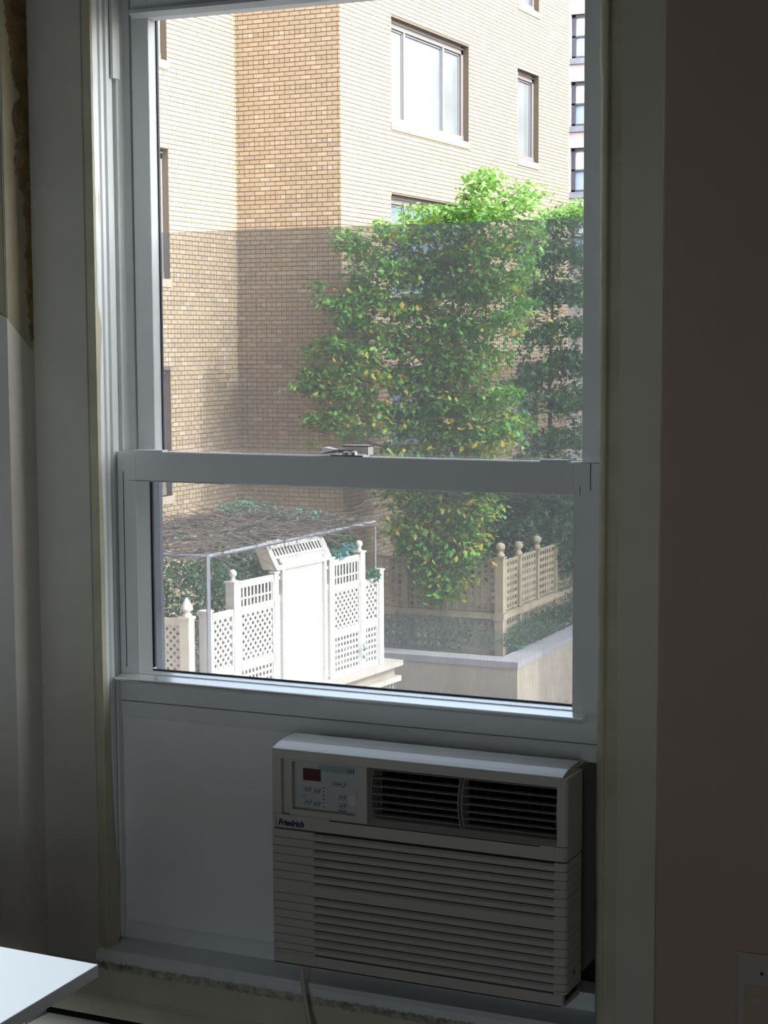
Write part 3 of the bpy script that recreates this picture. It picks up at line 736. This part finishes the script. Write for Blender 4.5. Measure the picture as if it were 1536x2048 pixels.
# ================================================================== GARDEN
FA = radians(-5.5)
FP = Vector((-9.885, 21.5, -3.35))
def slats_square(mb, u0, u1, z0, z1, pitch, wd, x0, x1, hz=True):
    n = max(1, round((u1-u0)/pitch)); p = (u1-u0)/n
    for i in range(n+1):
        c = u0+i*p; mb.box(x0, x1, max(u0, c-wd/2), min(u1, c+wd/2), z0, z1)
    if hz:
        n = max(1, round((z1-z0)/pitch)); p = (z1-z0)/n
        for i in range(n+1):
            c = z0+i*p; mb.box(x1, x1+(x1-x0), u0, u1, max(z0, c-wd/2), min(z1, c+wd/2))
def slats_diag(mb, u0, u1, z0, z1, pitch, wd, x0, x1):
    # 45 degree slats clipped to the rectangle
    for sgn, xa, xb in ((1, x0, x1), (-1, x1, x1+(x1-x0))):
        c = -((z1-z0)+.0)
        c0 = u0-(z1-z0) if sgn == 1 else u0
        c1 = u1 if sgn == 1 else u1+(z1-z0)
        t = c0+pitch*.4
        while t < c1:
            # line: u = t + sgn*(z-z0)
            if sgn == 1: za = max(z0, z0+(u0-t)); zb = min(z1, z0+(u1-t))
            else: za = max(z0, z0+(t-u1)); zb = min(z1, z0+(t-u0))
            if zb-za > .01:
                ua, ub = t+sgn*(za-z0), t+sgn*(zb-z0); h = wd*.7
                mb.prism([(ua-h, za), (ua+h, za), (ub+h, zb), (ub-h, zb)], 'x', xa, xb)
            t += pitch
wf = empty('white_lattice_fence', FP, FA, label='white garden fence of lattice panels and posts standing on the ledge at lower left', cat='fence')
def G(mb, name, m=None, parent=wf, z=FP.z, **k):
    mb.xform(Matrix.Translation((0, 0, -z))); return mb.build(name, m or M['white'], parent, **k)
def ball(mb, x, u, z, r=.055):
    mb.lathe([(.03, 0), (.045, .02), (.03, .035), (.028, .05)]+[(r*sin(radians(a)), .05+r-r*cos(radians(a))) for a in (30, 55, 80, 105, 130, 155, 178)], (x, u, z), 12)
def post(x0, x1, u0, u1, zt, zb=-3.35, fin=None, parent=wf):
    mb = MB().box(x0, x1, u0, u1, zb, zt); mb.box(x0-.015, x1+.015, u0-.015, u1+.015, zt-.0, zt+.025)
    p = G(mb, 'post', parent=parent)
    if fin == 'ball':
        f_ = MB(); ball(f_, (x0+x1)/2, (u0+u1)/2, zt+.02); G(f_, 'finial', None, p, smooth=True)
    return p
post(-.13, 0, -4.52, -4.40, -1.97)
post(-.14, 0, -3.90, -3.76, -1.66, fin='ball')
post(-.08, 0, -2.93, -2.83, -1.64)
post(-.08, 0, -1.50, -1.38, -1.60)
post(-.13, 0, -.63, -.50, -1.60, fin='ball')
post(-.12, .01, -.10, .03, -1.93)
def panel(u0, u1, zt, pick, z1=-2.10, z2=-2.80, zb=-3.35):
    fr_ = MB()
    fr_.box(-.05, -.01, u0, u1, zt-.09, zt)
    if pick: fr_.box(-.05, -.01, u0, u1, z1, z1+.10)
    fr_.box(-.05, -.01, u0, u1, z2-.05, z2+.05); fr_.box(-.05, -.01, u0, u1, zb, zb+.06)
    fr_.box(-.05, -.01, u0, u0+.035, zb, zt); fr_.box(-.05, -.01, u1-.035, u1, zb, zt)
    p = G(fr_, 'fence_panel')
    l1 = MB()
    if pick: slats_square(l1, u0+.035, u1-.035, z1+.10, zt-.09, .085, .036, -.036, -.030, False); l1.box(-.030, -.022, u0, u1, z1+.10+.10, z1+.10+.125)
    slats_diag(l1, u0+.035, u1-.035, z2+.05, z1 if pick else zt-.09, .115, .036, -.036, -.029)
    slats_square(l1, u0+.035, u1-.035, zb+.06, z2-.05, .085, .036, -.036, -.029)
    o = G(l1, 'lattice', None, p); o['kind'] = 'stuff'
panel(-4.40, -3.90, -2.00, False)
panel(-3.76, -2.93, -1.65, True)
panel(-1.38, -.63, -1.62, True, z2=-2.71)
panel(-.50, -.10, -2.02, False, z2=-2.70)
# ladder strips either side of the gate
ld = MB()
for u0, u1 in ((-2.83, -2.70), (-1.64, -1.50)):
    for z in (-1.72, -1.98, -2.02, -3.3): ld.box(-.06, -.03, u0, u1, z-.02, z+.02)
    slats_square(ld, u0, u1, -3.3, -2.05, .07, .03, -.05, -.043)
    for z in (-1.8, -1.9): pass
o = G(ld, 'side_trellis')
# gate
gt = empty('garden_gate', FP, FA, label='tall plain white gate panel under the arbor hood in the white lattice fence', cat='gate')
G(MB().box(-.055, -.03, -2.685, -1.66, -3.95, -1.53), 'gate_panel', parent=gt)
gf = MB(); gf.box(-.08, .01, -2.75, -2.685, -3.35, -1.50); gf.box(-.08, .01, -1.66, -1.60, -3.35, -1.50); gf.box(-.08, -.03, -2.75, -1.60, -1.53, -1.46)
G(gf, 'gate_frame', parent=gt)
# leaning hood of the arbor
hd = MB()
def hoodpt(u, t, d=0):     # t 0 bottom, 1 top ; d outwards
    return (-.02-.16*t+d, u, -1.60+.36*t)
def hoodbox(u0a, u0b, u1a, u1b, t0, t1, d0, d1, mb):
    v = [hoodpt(u0a, t0, d0), hoodpt(u1a, t0, d0), hoodpt(u1b, t1, d0), hoodpt(u0b, t1, d0), hoodpt(u0a, t0, d1), hoodpt(u1a, t0, d1), hoodpt(u1b, t1, d1), hoodpt(u0b, t1, d1)]
    mb.add(v, [(0, 1, 2, 3), (4, 5, 6, 7), (0, 1, 5, 4), (1, 2, 6, 5), (2, 3, 7, 6), (3, 0, 4, 7)])
def uh(s, t): return (-2.90-.05*t)*(1-s)+(-1.44-.05*t)*s
for t0, t1 in ((.0, .16), (.80, 1.0)): hoodbox(uh(0, t0), uh(0, t1), uh(1, t0), uh(1, t1), t0, t1, 0, .04, hd)
for s0, s1 in ((0, .07), (.93, 1)): hoodbox(uh(s0, 0), uh(s0, 1), uh(s1, 0), uh(s1, 1), 0, 1, 0, .04, hd)
hood = G(hd, 'hood_frame', parent=gt)
hl = MB()
for i in range(17): s = .07+.86*i/16; hoodbox(uh(s-.011, 0), uh(s-.011, 1), uh(s+.011, 0), uh(s+.011, 1), .1, .9, .012, .022, hl)
hoodbox(uh(0, .42), uh(0, .52), uh(1, .42), uh(1, .52), .42, .50, .012, .03, hl)
G(hl, 'hood_slats', None, hood)
G(MB().add([(-.02, -2.90, -1.60), (-.18, -2.95, -1.24), (-.34, -2.95, -1.24), (-.22, -2.90, -1.60)], [(0, 1, 2, 3)]).add([(-.18, -2.95, -1.24), (-.18, -1.49, -1.24), (-.34, -1.49, -1.24), (-.34, -2.95, -1.24)], [(0, 1, 2, 3)]).add([(-.02, -1.44, -1.60), (-.18, -1.49, -1.24), (-.34, -1.49, -1.24), (-.22, -1.44, -1.60)], [(0, 1, 2, 3)]), 'hood_side', M['cream'], hood)

# frontal lattice with the pointed post
ff = empty('cream_lattice_panel', (-10.5, 16.8, -3.35), FA*.2, label='cream diagonal lattice panel with pointed post finial at the left end of the garden fence', cat='fence')
def FF(mb, name, m, parent=ff, **k): mb.xform(Matrix.Translation((10.5, -16.8, 3.35))); return mb.build(name, m, parent, **k)
pp = FF(MB().box(-10.57, -10.43, 16.73, 16.87, -3.35, -2.02).box(-10.585, -10.415, 16.715, 16.885, -2.03, -1.99), 'post', M['cream'])
FF(MB().lathe([(.06, 0), (.07, .02), (.045, .045), (.05, .06), (.085, .085), (.08, .12), (.05, .18), (.022, .225), (.006, .245)], (-10.5, 16.8, -1.99), 14), 'finial', M['white'], pp, smooth=True)
lat = MB(); 
tmp = MB(); slats_diag(tmp, 0, 1.9, -3.30, -2.10, .105, .034, -.01, -.003)
lat.add([(-12.5+v[1], 16.8+v[0], v[2]) for v in tmp.v], tmp.f)
o = FF(lat, 'lattice', M['cream']); o['kind'] = 'stuff'
FF(MB().box(-12.5, -10.57, 16.77, 16.82, -2.12, -2.03).box(-12.5, -10.57, 16.77, 16.82, -3.35, -3.28).box(-12.5, -12.43, 16.77, 16.82, -3.35, -2.05), 'rail', M['cream'])

# ledge the fence stands on and the wall beneath
lg = MB(); lg.box(-.30, .16, -6.0, .36, -3.43, -3.35)
lg.xform(Matrix.Translation((0, 0, 0)))
def garden_struct(mb, name, m, label):
    mb.xform(Matrix.Translation((FP.x, FP.y, 0)) @ Matrix.Rotation(FA, 4, 'Z')); return struct(mb, name, m, label)
garden_struct(lg, 'terrace_ledge', M['ledge'], 'weathered stone ledge under the white fence')
garden_struct(MB().box(-2.9, .05, -6.0, .28, GZ, -3.43), 'terrace_wall', M['stucco'], 'stucco wall under the white fence')
garden_struct(MB().box(.05, .16, -6.0, .30, -3.66, -3.58), 'terrace_wall_moulding', M['ledge'], 'moulding on the wall under the white fence')
rl = MB()
for i in range(26): rl.box(.09, .11, -2.3+i*.1, -2.28+i*.1, -4.5, -3.66)
o = garden_struct(rl, 'terrace_wall_bars', M['metalbar'], 'thin bars below the ledge')

# pergola of thin bars with dead vines on top
pg = empty('pergola', (-10.2, 16.86, -3.35), 0, label='thin metal pergola frame behind the white fence, buried in bare vines', cat='pergola')
PC = [(-10.21, 16.86), (-10.03, 21.57), (-12.60, 22.2), (-12.95, 16.90)]
def PG(mb, name, m, parent=pg, **k): mb.xform(Matrix.Translation((10.2, -16.86, 3.35))); return mb.build(name, m, parent, **k)
for (a, b), (c, d) in zip(PC, PC[1:]+PC[:1]):
    PG(MB().tube([(a, b, -1.21), (c, d, -1.21)], .028, 4), 'beam', M['metalbar'])
for (a, b), rr in zip(PC, (.032, .018, .02, .03)): PG(MB().tube([(a, b, -3.35), (a, b, -1.2)], rr, 4), 'post', M['metalbar'])
for i in range(5):
    t = (i+1)/6; a = Vector((*PC[0], 0)).lerp(Vector((*PC[1], 0)), t); b = Vector((*PC[3], 0)).lerp(Vector((*PC[2], 0)), t)
    PG(MB().tube([(a.x, a.y, -1.22), (b.x, b.y, -1.22)], .014, 4), 'crossbar', M['metalbar'])
rv = random.Random(31)
def inquad():
    s, t = rv.random(), rv.random()
    a = Vector((*PC[0], 0)).lerp(Vector((*PC[1], 0)), t); b = Vector((*PC[3], 0)).lerp(Vector((*PC[2], 0)), t); return a.lerp(b, s), s, t
vi = MB(); vi.c = []
def twig(p, ang, L_, r0, droop=0, zamp=.12, dark=None):
    pts = []; a = ang; q = Vector(p); z0 = q.z
    for k in range(6):
        pts.append(q.copy()); a += rv.uniform(-.5, .5); q = q+Vector((cos(a), sin(a), rv.uniform(-.5, .5)*zamp-droop))*(L_/5)
    n0 = len(vi.v); vi.tube(pts, [r0*(1-.12*k) for k in range(6)], 3, cap=False)
    g = dark or rv.uniform(.35, 1.2); c = (.15*g, .12*g, .10*g); vi.c += [c]*(len(vi.v)-n0)
for i in range(1500):
    p, s, t = inquad(); h = .05+.26*sin(pi*min(1, s*1.15))*sin(pi*t)
    p.z = -1.20+rv.uniform(-.03, h); twig(p, rv.uniform(0, 2*pi), rv.uniform(.25, .8), rv.uniform(.004, .010), zamp=1.0 if rv.random() < .5 else .4)
for i in range(30):
    t = rv.random(); p = Vector((*PC[0], -1.2)).lerp(Vector((*PC[1], -1.2)), t); twig(p+Vector((-.05, 0, 0)), rv.uniform(0, 6.28), rv.uniform(.3, .7), .006, .5)
for i in range(14):
    p, s, t = inquad(); p.z = -1.0; twig(p, rv.uniform(0, 6.28), rv.uniform(.4, .8), .006, -.55)
tag(vi.build('dead_vines', M['twig']), 'mat of bare brown vines lying over the pergola top', 'vines', kind='stuff')

# ---- foliage helper
def foliage(name, clumps, size, parent=None, seed=1, label=None, cat=None, kind='stuff', origin=(0, 0, 0), m='leaf', aspect=.55):
    r = random.Random(seed); mb = MB(); mb.c = []; V = mb.v; Fc = mb.f; Cc_ = mb.c; og = Vector(origin)
    for (cx, cy, cz, rx, ry, rz, n, cols) in clumps:
        for i in range(n):
            while True:
                x, y, z = r.uniform(-1, 1), r.uniform(-1, 1), r.uniform(-1, 1); d = x*x+y*y+z*z
                if d <= 1: break
            if d < .3 and r.random() < .5:
                k = (.55/max(d, .01))**.5*.9; x *= k; y *= k; z *= k
            p = Vector((cx+x*rx, cy+y*ry, cz+z*rz))-og
            L_ = size*r.uniform(.6, 1.35); a = r.uniform(0, 2*pi); tilt = r.uniform(-1.2, .35)
            d1 = Vector((cos(a)*cos(tilt), sin(a)*cos(tilt), sin(tilt))); 
            s1 = d1.cross(Vector((0, 0, 1))).normalized(); ro = r.uniform(-.7, .7); nn = s1.cross(d1); s1 = s1*cos(ro)+nn*sin(ro)
            w_ = L_*aspect*.5; mid = p+d1*L_*.45-nn*L_*.06; o_ = len(V)
            V += [tuple(p), tuple(mid+s1*w_), tuple(p+d1*L_), tuple(mid-s1*w_)]
            Fc += [(o_, o_+1, o_+2), (o_, o_+2, o_+3)]
            c = cols[min(int(r.random()**1.0*len(cols)), len(cols)-1)]; g = r.uniform(.7, 1.3)
            Cc_ += [(c[0]*g, c[1]*g, c[2]*g)]*4
    o = mb.build(name, M[m], parent)
    if kind: o['kind'] = kind
    tag(o, label, cat); return o
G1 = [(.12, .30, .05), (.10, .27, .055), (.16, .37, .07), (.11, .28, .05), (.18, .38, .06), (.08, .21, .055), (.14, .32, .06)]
G2 = [(.07, .19, .07), (.09, .23, .09), (.06, .16, .06), (.10, .25, .08)]
GY = G1+[(.48, .42, .06), (.38, .38, .05), (.42, .30, .05)]
GB = [(.17, .34, .07), (.21, .38, .10), (.16, .31, .08)]  # brighter greens: unscreened light on the crown tops put into leaf colour
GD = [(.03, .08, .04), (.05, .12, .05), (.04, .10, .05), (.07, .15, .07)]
GI = [(.06, .17, .06), (.08, .20, .08), (.04, .10, .04), (.13, .24, .10), (.04, .12, .08)]

def at(px_, py_, y):
    d = F*F_PX+RT*(px_-W_PX/2)-UP*(py_-H_PX/2); return CAM+d*((y-CAM.y)/d.y)

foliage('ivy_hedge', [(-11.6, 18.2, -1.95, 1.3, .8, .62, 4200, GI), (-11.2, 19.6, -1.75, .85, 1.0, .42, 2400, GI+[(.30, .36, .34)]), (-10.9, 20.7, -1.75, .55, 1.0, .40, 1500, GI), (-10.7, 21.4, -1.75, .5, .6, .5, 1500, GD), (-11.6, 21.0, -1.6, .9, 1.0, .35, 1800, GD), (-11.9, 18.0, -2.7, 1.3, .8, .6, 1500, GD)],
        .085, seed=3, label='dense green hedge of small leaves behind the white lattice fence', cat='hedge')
foliage('pergola_leaves', [(-11.9, 21.0, -1.0, .55, .5, .13, 320, [(.07, .22, .16), (.12, .30, .22)]), (-11.0, 20.9, -1.05, .5, .5, .08, 160, [(.07, .22, .16), (.12, .30, .22)]), (-11.4, 18.7, -1.08, .9, 1.1, .06, 160, [(.15, .26, .24), (.22, .30, .30)])],
        .08, seed=4, label='sparse blue-green leaves among the dead vines on the pergola', cat='leaves')
foliage('fence_creeper', [(-10.05, 20.35, -1.56, .12, .28, .05, 60, [(.06, .25, .20), (.12, .35, .38)]), (-10.0, 20.6, -1.48, .1, .12, .07, 45, [(.12, .35, .40)]), (-9.93, 21.25, -1.95, .12, .22, .12, 150, [(.08, .2, .10), (.05, .15, .08)]), (-9.9, 20.85, -3.05, .03, .07, .1, 16, [(.08, .3, .2)])],
        .07, seed=5, label='blue-green creeper on top of the white fence beside its right ball finial', cat='creeper')

# ---- beige terrace fence
ZD = -3.99
struct(MB().prism([(-9.35, 25.45), (-9.35, 40), (-9.7, 40), (-9.7, 25.80), (XB, 25.80), (XB, 25.45)], 'z', GZ, ZD), 'terrace_edge', M['stucco'], 'planted edge of the terrace')
struct(MB().prism([(-9.00, 25.02), (-9.00, 45), (XB, 45), (XB, 25.02)], 'z', GZ, ZD+.0), 'terrace_block', M['stucco'], 'tan stucco block carrying the terrace')
struct(MB().prism([(-8.985, 25.0), (-8.985, 45), (-9.42, 45), (-9.42, 25.43), (XB, 25.43), (XB, 25.0)], 'z', ZD, -3.879), 'terrace_coping', M['coping'], 'grey coping stones around the terrace edge')
bf = empty('beige_lattice_fence', (-9.58, 25.8, -3.9), label='weathered beige square-lattice fence with ball-topped posts on the terrace at right', cat='fence')
def BF(mb, name, m=None, parent=bf, **k): mb.xform(Matrix.Translation((9.58, -25.8, 3.9))); return mb.build(name, m or M['beige'], parent, **k)
def bpost(x, y, w_, zt, fin=True):
    p = BF(MB().box(x-w_/2, x+w_/2, y-w_/2, y+w_/2, -3.95, zt).box(x-w_/2-.02, x+w_/2+.02, y-w_/2-.02, y+w_/2+.02, -3.32, -3.20).box(x-w_/2-.015, x+w_/2+.015, y-w_/2-.015, y+w_/2+.015, zt-.02, zt), 'post')
    if fin:
        fm = MB().lathe([(.075, 0), (.08, .03), (.045, .09), (.04, .11), (.07, .125), (.085, .16), (.08, .21), (.05, .24), (.01, .25)], (x, y, zt), 12)
        BF(fm, 'finial', None, p, smooth=True)
bpost(-9.62, 25.84, .155, -2.21)
bpost(-9.62, 26.74, .11, -2.28); bpost(-9.62, 27.70, .10, -2.28)
bpost(-10.66, 25.86, .10, -2.30, False); bpost(-11.42, 25.86, .11, -2.24, False); bpost(-9.62, 28.7, .09, -2.28, False); bpost(-9.62, 29.7, .09, -2.28)
def blat(a, b, horiz, name='lattice'):
    mb = MB()
    for z0, z1 in ((-3.18, -2.32), (-3.88, -3.34)):
        t = MB(); slats_square(t, a, b, z0, z1, .125, .062, -.012, -.004)
        if horiz: mb.add([(v[1], 25.86+v[0], v[2]) for v in t.v], t.f)
        else: mb.add([(-9.62+v[0], v[1], v[2]) for v in t.v], t.f)
    o = BF(mb, name); o['kind'] = 'stuff'
for a, b in ((-10.60, -9.70), (-11.36, -10.72), (-12.70, -11.48)): blat(a, b, True)
for a, b in ((25.92, 26.68), (26.80, 27.65), (27.75, 28.65), (28.75, 29.65), (29.75, 34)): blat(a, b, False)
rr = MB(); rr.box(-12.72, -9.56, 25.76, 25.90, -3.30, -3.20); rr.box(-12.72, -9.6, 25.82, 25.88, -3.95, -3.86); rr.box(-12.72, -9.6, 25.83, 25.88, -2.33, -2.29)
rr.box(-9.66, -9.52, 25.76, 36, -3.30, -3.20); rr.box(-9.64, -9.60, 25.8, 36, -3.95, -3.86); rr.box(-9.64, -9.60, 25.8, 36, -2.33, -2.29)
BF(rr, 'rail')
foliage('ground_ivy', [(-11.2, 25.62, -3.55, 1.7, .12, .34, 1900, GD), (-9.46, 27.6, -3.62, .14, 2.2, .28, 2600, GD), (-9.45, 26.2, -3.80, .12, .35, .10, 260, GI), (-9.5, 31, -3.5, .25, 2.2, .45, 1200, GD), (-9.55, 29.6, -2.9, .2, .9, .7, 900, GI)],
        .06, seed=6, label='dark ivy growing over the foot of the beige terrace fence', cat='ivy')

# ---- trees
def branch_tube(mb, pts, r0, r1, seg=6):
    n = len(pts); mb.tube(pts, [r0+(r1-r0)*i/(n-1) for i in range(n)], seg)
def tree(name, label, base, top, clumps, r0, seed, size):
    t = empty(name, base, label=label, cat='tree'); og = Vector(base); r = random.Random(seed)
    tr_ = MB(); n = 9; axis = []
    for i in range(n):
        s = i/(n-1); p = Vector(base).lerp(Vector(top), s)+Vector((r.uniform(-.06, .06), r.uniform(-.06, .06), 0))*(1 if 0 < i else 0); axis.append(p-og)
    branch_tube(tr_, axis, r0, .02, 8); tr_.build('trunk', M['bark'], t, smooth=True)
    cl = []
    for (pxx, pyy, y, rx, rz, dens, cols) in clumps:
        c = at(pxx, pyy, y); cl.append((c.x, c.y, c.z, rx, rx*.9, rz, int(dens*rx*rx*rz*8500), cols))
    for c in cl:
        cc = Vector(c[:3])-og
        h = min(max((cc.z-.9*max(.3, (cc.xy-axis[0].xy).length*.5))/(axis[-1].z+.01), .12), .97)
        i = h*(n-1); a = axis[int(i)].lerp(axis[min(int(i)+1, n-1)], i-int(i)); m_ = a.lerp(cc, .5)+Vector((0, 0, .12))
        bm_ = MB(); branch_tube(bm_, [a, a.lerp(m_, .5)+Vector((0, 0, .03)), m_, cc], .035, .008, 5)
        for k in range(4):
            q = cc+Vector((r.uniform(-1, 1)*c[3], r.uniform(-1, 1)*c[4], r.uniform(-.6, .9)*c[5]))*.8
            branch_tube(bm_, [m_.lerp(cc, .6), cc.lerp(q, .5), q], .010, .004, 4)
        bm_.build('branch', M['bark'], t)
    foliage('foliage', cl, size, t, seed, origin=base)
    return t
Y1 = 27.6
def inside(x, y, P_):
    c = False; n = len(P_)
    for i in range(n):
        (x0, y0), (x1, y1) = P_[i], P_[i-1]
        if (y0 > y) != (y1 > y) and x < (x1-x0)*(y-y0)/(y1-y0)+x0: c = not c
    return c
def crown(name, label, base, top, outline, gaps, depth, nclu, nleaf, size, colf, r0, seed, boughs):
    """crown filled with leaf clusters on twigs; each cluster is a small fan of leaves at its own depth"""
    t = empty(name, base, label=label, cat='tree'); og = Vector(base); r = random.Random(seed)
    tr_ = MB(); n = 11; axis = []
    for i in range(n):
        s = i/(n-1); axis.append(Vector(base).lerp(Vector(top), s)+Vector((r.uniform(-.05, .05), r.uniform(-.05, .05), 0))-og)
    branch_tube(tr_, axis, r0, .012, 8); tr_.build('trunk', M['bark'], t, smooth=True)
    xs_ = [p[0] for p in outline]; ys_ = [p[1] for p in outline]
    cl = []; tries = 0
    while len(cl) < nclu and tries < nclu*30:
        tries += 1
        x, y = r.uniform(min(xs_), max(xs_)), r.uniform(min(ys_), max(ys_))
        if not inside(x, y, outline): continue
        if any(((x-a)/c)**2+((y-b)/d)**2 < 1 and r.random() < q for a, b, c, d, q in gaps): continue
        # layered boughs: leaf masses gather on drooping tiers
        tier = .5+.5*sin((y+abs(x-835)*.35)*2*pi/74.0+sin(x*.03)*1.2)
        if r.random() > ((.12+.88*tier**1.6) if x < 800 or x > 985 else (.35+.65*tier)): continue
        e = 1.0
        dy = r.uniform(-1, 1)*depth(x, y); cl.append((at(x, y, DY(x, y)+dy), x, y))
    for (bx, by) in boughs:
        c = at(bx, by, DY(bx, by)+r.uniform(-.3, .3))-og
        h = min(max((c.z-.35*(c.xy-axis[0].xy).length)/(axis[-1].z+.01), .15), .95); i = h*(n-1); a = axis[int(i)].lerp(axis[min(int(i)+1, n-1)], i-int(i))
        bm_ = MB(); m1 = a.lerp(c, .35)+Vector((0, 0, .10)); m2 = a.lerp(c, .7)+Vector((r.uniform(-.08, .08), 0, .06)); branch_tube(bm_, [a, m1, m2, c], .028, .006, 5)
        for k in range(3):
            q = m2.lerp(c, .5)+Vector((r.uniform(-.4, .4), r.uniform(-.4, .4), r.uniform(-.15, .3))); branch_tube(bm_, [m1.lerp(m2, r.random()), q], .007, .003, 4)
        bm_.build('branch', M['bark'], t)
    mb = MB(); mb.c = []; V = mb.v; Fc = mb.f; Cc_ = mb.c
    for (p0, x, y) in cl:
        cols = colf(x, y, r); base_c = r.choice(cols); av = r.uniform(0, 2*pi)
        for k in range(nleaf):
            sp_ = r.gauss(0, .15); p = p0-og+Vector((sp_, r.gauss(0, .13), r.gauss(0, .04)-abs(sp_)*.25))
            L_ = size*r.uniform(.6, 1.3); a = r.uniform(0, 2*pi); tilt = r.uniform(-1.15, .2)
            d1 = Vector((cos(a)*cos(tilt), sin(a)*cos(tilt), sin(tilt))); s1 = d1.cross(Vector((0, 0, 1))).normalized(); nn = s1.cross(d1)
            ro = r.uniform(-.6, .6); s1 = s1*cos(ro)+nn*sin(ro); w_ = L_*.30; mid = p+d1*L_*.45-nn*L_*.06; o_ = len(V)
            V += [tuple(p), tuple(mid+s1*w_), tuple(p+d1*L_), tuple(mid-s1*w_)]; Fc += [(o_, o_+1, o_+2), (o_, o_+2, o_+3)]
            c = base_c if r.random() < .6 else r.choice(cols); g = r.uniform(.75, 1.3); Cc_ += [(c[0]*g, c[1]*g, c[2]*g)]*4
    o = mb.build('foliage', M['leaf'], t); o['kind'] = 'stuff'; return t
def DY(x, y): return 25.0+min(1.3, max(0, (x-690)/110.0))-max(0, (y-850)/330.0)*.75
out1 = [(965, 328), (985, 338), (1003, 365), (1000, 385), (1032, 392), (1030, 352), (1060, 350), (1082, 382), (1062, 405), (1085, 420), (1065, 520), (1050, 620), (1045, 660), (1005, 690), (1015, 745), (1042, 800), (1050, 850), (1010, 885), (985, 935),
        (985, 1010), (962, 1080), (945, 1142), (905, 1185), (872, 1205), (848, 1160), (805, 1110), (782, 1030), (768, 960), (742, 915), (775, 895), (758, 862), (715, 835), (700, 872), (662, 850), (628, 895), (605, 885), (622, 822), (602, 742), (632, 692), (662, 640), (692, 620), (640, 592), (612, 566), (650, 556), (702, 580), (712, 545), (682, 495), (675, 450), (706, 452), (735, 440), (785, 440), (820, 402), (872, 408), (928, 402), (942, 345)]
gap1 = [(745, 790, 40, 28, .75), (735, 645, 0.1, 0.1, .5), (700, 700, 20, 12, .4), (690, 925, 60, 30, .6), (760, 880, 30, 30, .6), (975, 720, 35, 18, .5), (1000, 440, 16, 14, .5), (735, 480, 22, 18, .6), (760, 560, 20, 12, .3)]
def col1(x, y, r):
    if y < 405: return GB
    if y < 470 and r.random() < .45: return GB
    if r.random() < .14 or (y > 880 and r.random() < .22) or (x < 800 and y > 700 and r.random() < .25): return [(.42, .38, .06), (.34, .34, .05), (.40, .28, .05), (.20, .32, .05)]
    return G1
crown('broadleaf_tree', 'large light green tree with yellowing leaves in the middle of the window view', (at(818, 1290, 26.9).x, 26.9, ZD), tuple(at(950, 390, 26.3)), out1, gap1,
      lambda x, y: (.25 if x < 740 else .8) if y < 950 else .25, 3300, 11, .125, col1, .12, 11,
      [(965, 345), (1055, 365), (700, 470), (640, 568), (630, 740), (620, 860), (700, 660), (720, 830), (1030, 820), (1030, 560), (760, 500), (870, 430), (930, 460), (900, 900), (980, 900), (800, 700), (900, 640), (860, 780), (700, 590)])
_DY1 = DY
def DY(x, y): return 31.0-max(0, (y-850)/200.0)*.8
out2 = [(1135, 402), (1150, 392), (1195, 392), (1195, 1000), (1150, 1040), (1060, 1050), (1000, 1040), (985, 960), (1045, 905), (1060, 860), (1020, 790), (1000, 742), (1040, 690), (1042, 600), (1060, 500), (1080, 432)]
gap2 = [(1045, 712, 30, 26, .6), (1080, 825, 32, 28, .75), (1125, 640, 16, 26, .7), (1160, 450, 12, 10, .5), (1060, 900, 20, 30, .7)]
crown('shaded_tree', 'darker blue-green tree at the right of the window view, beyond the light green one', (at(1100, 1200, 32.3).x, 31.8, ZD), tuple(at(1115, 430, 31.0)), out2, gap2,
      lambda x, y: .8, 1500, 11, .12, lambda x, y, r: GB if y < 430 else (G1 if r.random() < .25 else G2+[(.16, .27, .2)]), .08, 12,
      [(1150, 410), (1075, 450), (1150, 560), (1050, 640), (1160, 760), (1040, 760), (1150, 860)])
# dark shrubs behind the beige fence
sh = []
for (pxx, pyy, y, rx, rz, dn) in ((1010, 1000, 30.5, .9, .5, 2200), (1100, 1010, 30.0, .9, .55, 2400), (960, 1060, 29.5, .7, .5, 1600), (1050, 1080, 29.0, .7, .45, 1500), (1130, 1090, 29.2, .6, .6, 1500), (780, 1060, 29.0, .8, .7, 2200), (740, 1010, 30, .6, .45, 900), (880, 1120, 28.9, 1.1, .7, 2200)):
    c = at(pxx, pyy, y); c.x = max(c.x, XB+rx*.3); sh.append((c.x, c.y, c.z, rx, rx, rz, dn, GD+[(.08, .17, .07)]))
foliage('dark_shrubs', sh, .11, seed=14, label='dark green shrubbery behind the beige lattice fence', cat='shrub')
